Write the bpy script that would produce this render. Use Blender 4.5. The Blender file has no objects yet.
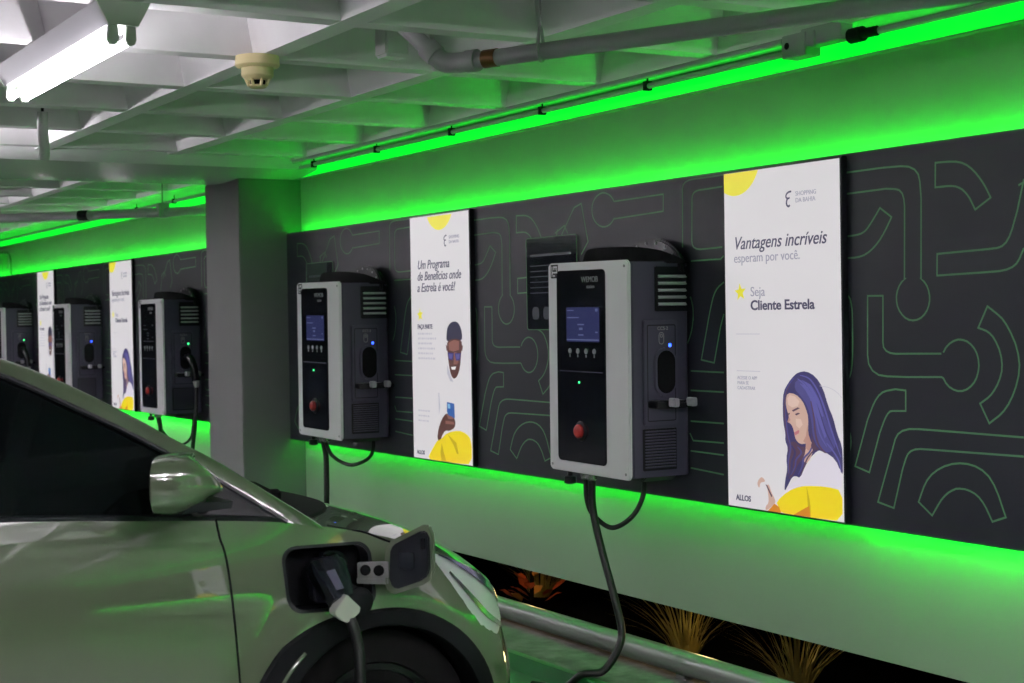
import bpy, bmesh, math, random
from mathutils import Vector, Matrix
C = bpy.context.scene.collection
PI = math.pi
random.seed(7)

# ------------------------------------------------------------------ materials
def mat(name, col, rough=0.5, metal=0.0, coat=0.0, emit=None, es=0.0, bump=None, noise=None, spec=0.5, cior=1.5):
    m = bpy.data.materials.new(name); m.use_nodes = True
    nt = m.node_tree; b = nt.nodes['Principled BSDF']
    b.inputs['Base Color'].default_value = (*col, 1)
    b.inputs['Roughness'].default_value = rough
    b.inputs['Metallic'].default_value = metal
    b.inputs['Specular IOR Level'].default_value = spec
    if coat:
        b.inputs['Coat Weight'].default_value = coat; b.inputs['Coat Roughness'].default_value = 0.02; b.inputs['Coat IOR'].default_value = cior
    if emit:
        b.inputs['Emission Color'].default_value = (*emit, 1); b.inputs['Emission Strength'].default_value = es
    if noise:                                   # (scale, darkest factor, detail)
        tc = nt.nodes.new('ShaderNodeTexCoord'); n = nt.nodes.new('ShaderNodeTexNoise')
        n.inputs['Scale'].default_value = noise[0]; n.inputs['Detail'].default_value = noise[2]
        r = nt.nodes.new('ShaderNodeValToRGB')
        r.color_ramp.elements[0].position = 0.3; r.color_ramp.elements[1].position = 0.7
        r.color_ramp.elements[0].color = (*[c * noise[1] for c in col], 1)
        r.color_ramp.elements[1].color = (*col, 1)
        nt.links.new(tc.outputs['Object'], n.inputs['Vector']); nt.links.new(n.outputs['Fac'], r.inputs['Fac'])
        nt.links.new(r.outputs['Color'], b.inputs['Base Color'])
    if bump:                                    # (scale, strength)
        tc = nt.nodes.new('ShaderNodeTexCoord'); n = nt.nodes.new('ShaderNodeTexNoise')
        n.inputs['Scale'].default_value = bump[0]; n.inputs['Detail'].default_value = 6
        bp = nt.nodes.new('ShaderNodeBump'); bp.inputs['Strength'].default_value = bump[1]; bp.inputs['Distance'].default_value = 0.01
        nt.links.new(tc.outputs['Object'], n.inputs['Vector']); nt.links.new(n.outputs['Fac'], bp.inputs['Height'])
        nt.links.new(bp.outputs['Normal'], b.inputs['Normal'])
    return m

def glow(name, col, s):
    return mat(name, tuple(c * 0.5 for c in col), 0.4, emit=col, es=s)

GREEN = (0.0, 1.0, 0.02)
M = dict(
    wall=mat('green_glow_wall_paint', (0.31, 0.39, 0.30), 0.75, noise=(1.2, 0.9, 4), bump=(30, 0.08)),  # green LED glow tinted into the wall's base colour
    ceil=mat('ceiling_paint', (0.80, 0.785, 0.80), 0.5, noise=(2.5, 0.82, 6), bump=(14, 0.12)),
    beam=mat('beam_gloss_paint', (0.60, 0.60, 0.61), 0.25, bump=(3, 0.15)),
    floor=mat('floor_concrete', (0.22, 0.22, 0.22), 0.4, noise=(3, 0.6, 6), bump=(20, 0.1)),
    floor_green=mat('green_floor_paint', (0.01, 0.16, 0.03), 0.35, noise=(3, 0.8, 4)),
    kerb=mat('kerb_concrete', (0.24, 0.225, 0.225), 0.85, noise=(9, 0.35, 8), bump=(25, 0.5)),
    pillar=mat('pillar_paint', (0.165, 0.17, 0.168), 0.6, noise=(2, 0.92, 4)),
    panel=mat('dark_panel_board', (0.0165, 0.017, 0.024), 0.42, spec=0.25),
    line=mat('green_printed_line', (0.085, 0.26, 0.10), 0.5),
    silver=mat('silver_painted_frame', (0.80, 0.79, 0.81), 0.38),
    body=mat('charger_dark_grey', (0.050, 0.047, 0.075), 0.40, bump=(220, 0.05), spec=0.3),
    plate=mat('charger_plate_grey', (0.060, 0.057, 0.088), 0.4, spec=0.3),
    black=mat('black_plastic', (0.006, 0.007, 0.009), 0.32, spec=0.22),
    matte=mat('matte_black', (0.004, 0.0045, 0.005), 0.8, spec=0.08),
    gloss=mat('gloss_black_panel', (0.006, 0.0075, 0.010), 0.10, spec=0.3),
    rubber=mat('black_rubber', (0.007, 0.008, 0.008), 0.45, spec=0.25),
    slat=mat('grey_louvre', (0.40, 0.40, 0.43), 0.4),
    alloy=mat('dark_alloy', (0.006, 0.0065, 0.007), 0.4, spec=0.15),
    chrome=mat('satin_metal', (0.6, 0.6, 0.62), 0.25, metal=0.9),
    prong=mat('grey_holder_plastic', (0.34, 0.34, 0.37), 0.4),
    red=mat('red_button', (0.32, 0.015, 0.012), 0.35),
    greyprint=mat('grey_print', (0.28, 0.28, 0.28), 0.5),
    screen=mat('lit_screen', (0.01, 0.01, 0.03), 0.15, emit=(0.032, 0.038, 0.12), es=0.6),
    screenbar=mat('lit_screen_bar', (0.01, 0.01, 0.03), 0.15, emit=(0.14, 0.17, 0.32), es=0.6),
    bluelight=glow('blue_indicator', (0.02, 0.07, 1.0), 7),
    greenlight=glow('green_indicator', (0.05, 1.0, 0.25), 3),
    led=glow('green_led_diffuser', (0.0, 1.0, 0.03), 0.95),
    ledback=glow('green_led_tape', GREEN, 32), ledlow=glow('green_led_tape_low', GREEN, 20), ledlow2=glow('green_led_tape_strong', GREEN, 48),
    tube=glow('fluorescent_glass', (1.0, 0.94, 1.0), 30),
    lampbox=mat('lamp_white_enamel', (0.55, 0.55, 0.58), 0.4),
    lampend=mat('lamp_grey_green_endcap', (0.50, 0.58, 0.48), 0.5),
    pipe=mat('grey_pvc', (0.36, 0.36, 0.37), 0.4),
    bronze=mat('bronze_tape', (0.16, 0.075, 0.02), 0.35, metal=0.5),
    conduit=mat('conduit_grey', (0.30, 0.30, 0.31), 0.45),
    box=mat('ceiling_box_white', (0.62, 0.62, 0.62), 0.5),
    cream=mat('cream_plastic', (0.66, 0.56, 0.30), 0.5),
    rail=mat('grey_painted_steel', (0.22, 0.22, 0.22), 0.3),
    paint=mat('sage_car_paint', (0.105, 0.138, 0.080), 0.5, coat=1.0, cior=2.2, spec=0.2),
    glass=mat('dark_tinted_glass', (0.002, 0.003, 0.003), 0.05, spec=0.12),
    lens=mat('headlight_lens', (0.80, 0.78, 0.84), 0.4, coat=0.15),
    lensdark=mat('headlight_inner', (0.16, 0.15, 0.26), 0.1, metal=0.6),
    tag=mat('pale_collar', (0.50, 0.52, 0.46), 0.5),
    acrylprint=mat('acrylic_print', (0.05, 0.055, 0.075), 0.3),
    tyre=mat('tyre_rubber', (0.004, 0.004, 0.004), 0.85, spec=0.06),
    acryl=mat('dark_acrylic', (0.026, 0.030, 0.046), 0.04, coat=1.0, cior=3.2),
    soil=mat('dark_soil', (0.003, 0.003, 0.003), 0.95, spec=0.0, bump=(12, 0.6)),
    grass=mat('dry_grass_blade', (0.42, 0.33, 0.08), 0.6),
    croton=mat('croton_leaf', (0.55, 0.11, 0.03), 0.5, noise=(9, 0.5, 3)),
    croton2=mat('croton_leaf_orange', (0.60, 0.28, 0.05), 0.5),
)
def printm(name, col, s=1.0):
    return mat('print_' + name, tuple(c * 0.3 for c in col), 0.35, emit=col, es=s)
P = dict(
    sheet=printm('white_backlit_sheet', (0.60, 0.575, 0.595)),
    ink=printm('dark_purple_ink', (0.05, 0.045, 0.09)),
    soft=printm('grey_ink', (0.28, 0.27, 0.34)),
    faint=printm('pale_grey_ink', (0.46, 0.44, 0.50)),
    yellow=printm('yellow', (0.72, 0.56, 0.015)), amber=printm('amber', (0.50, 0.36, 0.01)),
    lemon=printm('lemon', (0.70, 0.64, 0.04)),
    orange=printm('orange', (0.55, 0.20, 0.02)),
    hair=printm('hair', (0.042, 0.036, 0.115)), hairlit=printm('hair_lit', (0.068, 0.062, 0.20)), strand=printm('hair_strand', (0.10, 0.093, 0.30)), hairdark=printm('hair_dark', (0.085, 0.045, 0.075)),
    skin=printm('skin', (0.50, 0.33, 0.27)), cheek=printm('cheek', (0.40, 0.22, 0.18)), lip=printm('lip', (0.42, 0.13, 0.16)),
    knit=printm('white_knit', (0.60, 0.56, 0.63)), shade=printm('shade_white', (0.42, 0.41, 0.47)), white=printm('white', (0.72, 0.70, 0.70)),
    hairnavy=printm('hair_navy', (0.028, 0.028, 0.055)), dark=printm('dark_skin', (0.085, 0.035, 0.030)), darklit=printm('dark_skin_lit', (0.23, 0.10, 0.08)), ear=printm('ear', (0.12, 0.05, 0.05)),
    navy=printm('navy', (0.04, 0.035, 0.16)), blue=printm('blue', (0.09, 0.09, 0.28)), skinlit=printm('skin_lit', (0.58, 0.42, 0.36)), phone=printm('phone_blue', (0.03, 0.10, 0.32)), phonelit=printm('phone_light', (0.22, 0.42, 0.60)),
)

# ------------------------------------------------------------------ mesh helpers
class MB:
    def __init__(s): s.v = []; s.f = []; s.m = []; s.cur = 0
    def add(s, vs, fs):
        o = len(s.v); s.v += [tuple(map(float, v)) for v in vs]
        for f in fs: s.f.append([i + o for i in f]); s.m.append(s.cur)
    def box(s, x0, x1, y0, y1, z0, z1):
        s.add([(x0,y0,z0),(x1,y0,z0),(x1,y1,z0),(x0,y1,z0),(x0,y0,z1),(x1,y0,z1),(x1,y1,z1),(x0,y1,z1)],
              [(3,2,1,0),(4,5,6,7),(0,1,5,4),(1,2,6,5),(2,3,7,6),(3,0,4,7)])
    def tube(s, pts, r, n=10, caps=True):
        pts = [Vector(p) for p in pts]; rs = r if isinstance(r, (list, tuple)) else [r] * len(pts)
        vs = []; ref = None
        for i, p in enumerate(pts):
            t = (pts[min(i + 1, len(pts) - 1)] - pts[max(i - 1, 0)]).normalized()
            if ref is None:
                a = Vector((0, 0, 1)) if abs(t.z) < 0.9 else Vector((1, 0, 0))
                ref = (a - t * a.dot(t)).normalized()
            else:
                ref = (ref - t * ref.dot(t)).normalized()
            b = t.cross(ref)
            for k in range(n):
                a = 2 * PI * k / n
                vs.append(p + (ref * math.cos(a) + b * math.sin(a)) * rs[i])
        fs = []
        for i in range(len(pts) - 1):
            for k in range(n):
                k2 = (k + 1) % n
                fs.append((i * n + k, i * n + k2, (i + 1) * n + k2, (i + 1) * n + k))
        if caps:
            fs.append(tuple(range(n - 1, -1, -1))); fs.append(tuple((len(pts) - 1) * n + k for k in range(n)))
        s.add(vs, fs)
    def prism(s, poly, fn, a, b):               # poly 2-D outline; fn(u, v, w) -> xyz; from w=a to w=b
        n = len(poly)
        vs = [fn(u, v, a) for u, v in poly] + [fn(u, v, b) for u, v in poly]
        fs = [tuple(range(n)), tuple(range(2 * n - 1, n - 1, -1))]
        for i in range(n):
            j = (i + 1) % n
            fs.append((i, j, n + j, n + i)[::-1])
        s.add(vs, fs)
    def lathe(s, prof, c, axis='z', n=20):      # prof: (radius, height)
        vs = []; c = Vector(c)
        for r, h in prof:
            for k in range(n):
                a = 2 * PI * k / n; u, v = r * math.cos(a), r * math.sin(a)
                vs.append(c + Vector({'z': (u, v, h), 'y': (u, h, v), 'x': (h, u, v)}[axis]))
        fs = []
        for i in range(len(prof) - 1):
            for k in range(n):
                k2 = (k + 1) % n
                fs.append((i * n + k, i * n + k2, (i + 1) * n + k2, (i + 1) * n + k))
        fs.append(tuple(range(n - 1, -1, -1))); fs.append(tuple((len(prof) - 1) * n + k for k in range(n)))
        s.add(vs, fs)
    def grid(s, rows, flip=False):
        nr, nc = len(rows), len(rows[0])
        fs = []
        for i in range(nr - 1):
            for j in range(nc - 1):
                f = (i * nc + j, i * nc + j + 1, (i + 1) * nc + j + 1, (i + 1) * nc + j)
                fs.append(f[::-1] if flip else f)
        s.add([p for r in rows for p in r], fs)

def rrect(u0, u1, v0, v1, r, n=5):
    o = []
    for cx, cy, a0 in ((u1 - r, v1 - r, 0), (u0 + r, v1 - r, 90), (u0 + r, v0 + r, 180), (u1 - r, v0 + r, 270)):
        for i in range(n + 1):
            a = math.radians(a0 + 90 * i / n); o.append((cx + r * math.cos(a), cy + r * math.sin(a)))
    return o
def oval(cu, cv, hw, hh, n=10):
    o = []
    for i in range(n + 1):
        a = PI * i / n; o.append((cu + hw * math.cos(a), cv + hh - hw + hw * math.sin(a)))
    for i in range(n + 1):
        a = PI + PI * i / n; o.append((cu + hw * math.cos(a), cv - hh + hw + hw * math.sin(a)))
    return o
def spline(pts, n=8):                           # Catmull-Rom through points
    pts = [Vector(p) for p in pts]; o = []
    for i in range(len(pts) - 1):
        p0, p1, p2, p3 = pts[max(i - 1, 0)], pts[i], pts[i + 1], pts[min(i + 2, len(pts) - 1)]
        for k in range(n):
            t = k / n
            o.append(0.5 * ((2 * p1) + (p2 - p0) * t + (2 * p0 - 5 * p1 + 4 * p2 - p3) * t * t + (3 * p1 - p0 - 3 * p2 + p3) * t ** 3))
    o.append(pts[-1]); return o
def lerp(tab, x):
    if x <= tab[0][0]: return tab[0][1]
    for (a, b), (c, d) in zip(tab, tab[1:]):
        if x <= c: return b + (d - b) * (x - a) / (c - a)
    return tab[-1][1]
def slerp(tab, x):                              # smooth (cubic Hermite) table
    n = len(tab)
    if x <= tab[0][0]: return tab[0][1]
    if x >= tab[-1][0]: return tab[-1][1]
    for i in range(n - 1):
        if x <= tab[i + 1][0]:
            (x0, y0), (x1, y1) = tab[i], tab[i + 1]; h = x1 - x0; t = (x - x0) / h
            def sl(j):
                a, b = max(j - 1, 0), min(j + 1, n - 1)
                return (tab[b][1] - tab[a][1]) / (tab[b][0] - tab[a][0])
            m0, m1 = sl(i) * h, sl(i + 1) * h
            return (2*t**3-3*t*t+1)*y0 + (t**3-2*t*t+t)*m0 + (-2*t**3+3*t*t)*y1 + (t**3-t*t)*m1

def obj(name, mb, mats, parent=None, smooth=False, bevel=0, loc=(0, 0, 0), angle=40, weld=True):
    me = bpy.data.meshes.new(name)
    me.from_pydata(mb.v, [], mb.f)
    mats = mats if isinstance(mats, (list, tuple)) else [mats]
    for m in mats: me.materials.append(m)
    for p, k in zip(me.polygons, mb.m): p.material_index = k
    bm = bmesh.new(); bm.from_mesh(me)
    if weld: bmesh.ops.remove_doubles(bm, verts=bm.verts, dist=1e-5)
    bmesh.ops.recalc_face_normals(bm, faces=bm.faces)
    if bevel:
        es = [e for e in bm.edges if len(e.link_faces) == 2 and e.calc_face_angle(0) > 0.6]
        bmesh.ops.bevel(bm, geom=es, offset=bevel, segments=2, affect='EDGES', clamp_overlap=True)
    bm.to_mesh(me); bm.free()
    if smooth:
        me.polygons.foreach_set('use_smooth', [True] * len(me.polygons))
        me.set_sharp_from_angle(angle=math.radians(angle))
    o = bpy.data.objects.new(name, me); C.objects.link(o); o.location = loc
    if parent: o.parent = parent
    return o
def tag(o, label=None, cat=None, group=None, kind=None):
    if label: o['label'] = label
    if cat: o['category'] = cat
    if group: o['group'] = group
    if kind: o['kind'] = kind
    return o
def empty(name, loc, label, cat, group=None):
    o = bpy.data.objects.new(name, None); C.objects.link(o); o.location = loc; o.empty_display_size = 0.1
    return tag(o, label, cat, group)
def struct(name, mb, m, **k): return tag(obj(name, mb, m, **k), kind='structure')
def dup(o, loc=None, label=None, parent=None):
    c = o.copy(); C.objects.link(c)
    if parent: c.parent = parent
    if loc: c.location = loc
    if label: c['label'] = label
    for ch in list(o.children): dup(ch, parent=c)
    return c
def text(name, s, m, parent, loc, size, shear=0.0, bold=0.0, sx=1.0, rot=(PI / 2, 0, 0), align='LEFT', depth=0.0006):
    cu = bpy.data.curves.new(name, 'FONT'); cu.body = s; cu.size = size; cu.shear = shear; cu.offset = bold
    cu.extrude = depth; cu.align_x = align; cu.resolution_u = 4
    t = bpy.data.objects.new(name, cu); C.objects.link(t)
    dg = bpy.context.evaluated_depsgraph_get(); dg.update()
    me = bpy.data.meshes.new_from_object(t.evaluated_get(dg)); bpy.data.objects.remove(t); bpy.data.curves.remove(cu)
    me.materials.clear(); me.materials.append(m)
    o = bpy.data.objects.new(name, me); C.objects.link(o); o.parent = parent
    o.location = loc; o.rotation_euler = rot; o.scale = (sx, 1, 1)
    return o
def line(mb, pts, w, fn, d=0.0012, closed=False):   # flat ribbon of width w along 2-D points, fn(u,v,depth)
    q = [Vector(p) for p in pts]; pts = [p for i, p in enumerate(q) if i == 0 or (p - q[i - 1]).length > 1e-5]
    n = len(pts); L = []; Rr = []
    for i, p in enumerate(pts):
        a = pts[i - 1] if i else (pts[-2] if closed else None); b = pts[i + 1] if i < n - 1 else (pts[1] if closed else None)
        d1 = (p - a).normalized() if a is not None and (p - a).length > 1e-6 else None
        d2 = (b - p).normalized() if b is not None and (b - p).length > 1e-6 else None
        d1 = d1 or d2; d2 = d2 or d1
        t = d1 + d2; t = t.normalized() if t.length > 1e-6 else d1
        nn = Vector((-t.y, t.x)); k = max(0.5, nn.dot(Vector((-d1.y, d1.x))))
        L.append(p + nn * (w / 2 / k)); Rr.append(p - nn * (w / 2 / k))
    vs = [fn(q.x, q.y, d) for q in L] + [fn(q.x, q.y, d) for q in Rr]
    mb.add(vs, [(i, i + 1, n + i + 1, n + i) for i in range(n - 1)])
PANEL_LINES=[[(0.019,2.101),(0.212,2.102),(0.298,2.099),(0.335,2.094),(0.362,2.082),(0.379,2.064),(0.386,2.038),(0.391,1.98),(0.386,1.707),(0.385,1.707),(0.4,1.696),(0.412,1.682),(0.42,1.665),(0.424,1.648),(0.424,1.63),(0.419,1.612),(0.41,1.596),(0.398,1.583),(0.382,1.572),(0.365,1.566),(0.346,1.564),(0.328,1.566),(0.31,1.573),(0.295,1.584),(0.282,1.598),(0.273,1.614),(0.269,1.632),(0.269,1.651),(0.274,1.669),(0.283,1.685),(0.296,1.699),(0.312,1.709),(0.308,1.709),(0.312,1.901),(0.313,1.959),(0.31,1.985),(0.303,2.004),(0.289,2.017),(0.27,2.022),(0.225,2.027),(0.017,2.024)],[(0.458,2.096),(0.519,2.094),(0.549,2.091),(0.574,2.085),(0.597,2.075),(0.617,2.061),(0.617,2.061),(0.634,2.046),(0.649,2.03),(0.663,2.013),(0.675,1.996),(0.696,1.961),(0.63,1.926),(0.615,1.952),(0.607,1.965),(0.598,1.976),(0.587,1.987),(0.576,1.996),(0.576,1.996),(0.563,2.003),(0.546,2.009),(0.527,2.012),(0.504,2.013),(0.456,2.013),(0.458,2.096)],[(0.014,1.87),(0.062,1.872),(0.084,1.874),(0.103,1.878),(0.119,1.885),(0.131,1.894),(0.131,1.894),(0.142,1.905),(0.153,1.916),(0.163,1.927),(0.174,1.939),(0.194,1.962),(0.25,1.926),(0.223,1.887),(0.208,1.868),(0.192,1.85),(0.174,1.834),(0.155,1.82),(0.155,1.82),(0.134,1.808),(0.112,1.799),(0.088,1.794),(0.064,1.792),(0.013,1.792)],[(0.832,2.009),(0.804,1.91),(0.783,1.854),(0.771,1.83),(0.757,1.812),(0.741,1.801),(0.721,1.796),(0.68,1.794),(0.461,1.788),(0.459,1.715),(0.666,1.719),(0.73,1.721),(0.759,1.725),(0.782,1.732),(0.799,1.743),(0.811,1.758),(0.829,1.791)],[(0.474,1.451),(0.318,1.449),(0.259,1.448),(0.233,1.451),(0.215,1.458),(0.203,1.47),(0.2,1.488),(0.201,1.528),(0.203,1.652),(0.127,1.653),(0.124,1.517),(0.123,1.442),(0.128,1.41),(0.147,1.386),(0.177,1.372),(0.22,1.368),(0.317,1.368),(0.473,1.372),(0.482,1.368),(0.493,1.352),(0.509,1.339),(0.527,1.331),(0.546,1.327),(0.566,1.328),(0.585,1.334),(0.602,1.344),(0.617,1.358),(0.628,1.375),(0.635,1.394),(0.638,1.414),(0.636,1.434),(0.63,1.453),(0.619,1.47),(0.605,1.483),(0.588,1.493),(0.569,1.498),(0.549,1.499),(0.529,1.494),(0.511,1.485),(0.495,1.472),(0.483,1.455)],[(0.677,1.608),(0.718,1.582),(0.738,1.567),(0.756,1.546),(0.773,1.52),(0.79,1.488),(0.79,1.488),(0.801,1.454),(0.806,1.419),(0.802,1.385),(0.791,1.35),(0.791,1.35),(0.776,1.318),(0.759,1.291),(0.74,1.269),(0.721,1.253),(0.679,1.226),(0.641,1.289),(0.673,1.308),(0.688,1.32),(0.701,1.334),(0.714,1.352),(0.725,1.373),(0.725,1.373),(0.733,1.396),(0.735,1.419),(0.732,1.443),(0.724,1.468),(0.724,1.468),(0.712,1.49),(0.699,1.508),(0.685,1.52),(0.67,1.528),(0.637,1.538),(0.677,1.608)],[(0.307,1.321),(0.257,1.324),(0.215,1.317),(0.195,1.311),(0.176,1.299),(0.16,1.282),(0.145,1.26),(0.118,1.209),(0.052,1.039),(0.124,1.022),(0.179,1.168),(0.199,1.207),(0.21,1.225),(0.22,1.237),(0.23,1.245),(0.241,1.247),(0.262,1.248),(0.306,1.25),(0.307,1.321)],[(0.82,1.188),(0.456,1.19),(0.364,1.19),(0.322,1.188),(0.289,1.18),(0.267,1.167),(0.254,1.149),(0.238,1.107),(0.165,0.92),(0.243,0.906),(0.287,1.045),(0.303,1.083),(0.313,1.1),(0.328,1.112),(0.348,1.119),(0.373,1.122),(0.427,1.123),(0.819,1.127)],[(0.361,0.939),(0.386,0.992),(0.402,1.017),(0.423,1.038),(0.45,1.056),(0.482,1.071),(0.482,1.071),(0.516,1.081),(0.55,1.086),(0.584,1.086),(0.617,1.081),(0.617,1.081),(0.647,1.07),(0.674,1.052),(0.695,1.027),(0.713,0.995),(0.743,0.925),(0.687,0.905),(0.662,0.946),(0.648,0.964),(0.632,0.979),(0.614,0.99),(0.593,0.997),(0.593,0.997),(0.572,1.001),(0.551,1.001),(0.532,0.999),(0.515,0.992),(0.515,0.992),(0.498,0.983),(0.482,0.971),(0.466,0.956),(0.452,0.938),(0.423,0.898),(0.361,0.939)],[(0.01,1.669),(0.029,1.654),(0.038,1.643),(0.043,1.625),(0.047,1.6),(0.048,1.567),(0.048,1.495),(0.046,1.434),(0.043,1.406),(0.039,1.383),(0.032,1.365),(0.023,1.353),(0.004,1.333)],[(0.001,1.185),(0.017,1.173),(0.023,1.165),(0.028,1.155),(0.031,1.142),(0.032,1.127),(0.032,1.127),(0.03,1.11),(0.027,1.096),(0.022,1.082),(0.015,1.069),(-0.002,1.046)],[(1.307,2.103),(1.294,2.119),(1.278,2.132),(1.258,2.142),(1.236,2.148),(1.213,2.15),(1.191,2.147),(1.17,2.14),(1.153,2.129),(1.139,2.115),(1.13,2.098),(1.127,2.08),(1.129,2.061),(1.137,2.043),(1.15,2.027),(1.167,2.014),(1.187,2.004),(1.209,1.998),(1.232,1.997),(1.254,2.0),(1.274,2.007),(1.291,2.018),(1.305,2.032)],[(1.308,2.105),(1.673,2.109),(1.671,2.037),(1.305,2.028)],[(0.854,1.965),(0.979,2.1),(1.04,2.115),(1.091,1.937),(1.033,1.881)],[(0.81,1.991),(0.893,2.022),(0.921,1.985)],[(2.082,2.155),(1.963,2.154),(1.887,2.155),(1.853,2.153),(1.828,2.147),(1.813,2.137),(1.808,2.123),(1.807,2.091),(1.802,1.877)],[(2.072,2.109),(1.978,2.107),(1.925,2.107),(1.902,2.105),(1.885,2.099),(1.874,2.088),(1.871,2.073),(1.87,2.038),(1.867,1.942),(1.866,1.903),(1.869,1.886),(1.879,1.874),(1.896,1.867),(1.919,1.864),(1.972,1.864),(2.066,1.866)],[(1.858,1.818),(1.986,1.819),(2.054,1.818),(2.074,1.831)],[(1.849,1.671),(1.859,1.652),(1.864,1.641),(1.866,1.629),(1.868,1.616),(1.868,1.601),(1.868,1.571)],[(1.853,1.669),(1.862,1.639),(1.866,1.623),(1.868,1.605),(1.867,1.587),(1.865,1.568),(1.865,1.568),(1.861,1.549),(1.856,1.532),(1.849,1.516),(1.842,1.502),(1.825,1.476)],[(2.073,1.725),(2.041,1.709),(2.026,1.698),(2.012,1.682),(2.0,1.662),(1.99,1.637),(1.99,1.637),(1.979,1.607),(1.968,1.573),(1.957,1.536),(1.944,1.495),(1.918,1.41),(2.002,1.399),(2.047,1.546),(2.07,1.597)],[(1.845,1.363),(2.064,1.361)],[(1.843,1.282),(2.062,1.282)],[(1.84,1.154),(2.059,1.155)],[(1.837,1.03),(2.056,1.027)],[(1.835,0.959),(2.054,0.948)],[(1.833,1.104),(1.855,1.074),(2.057,1.076)]]
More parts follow.
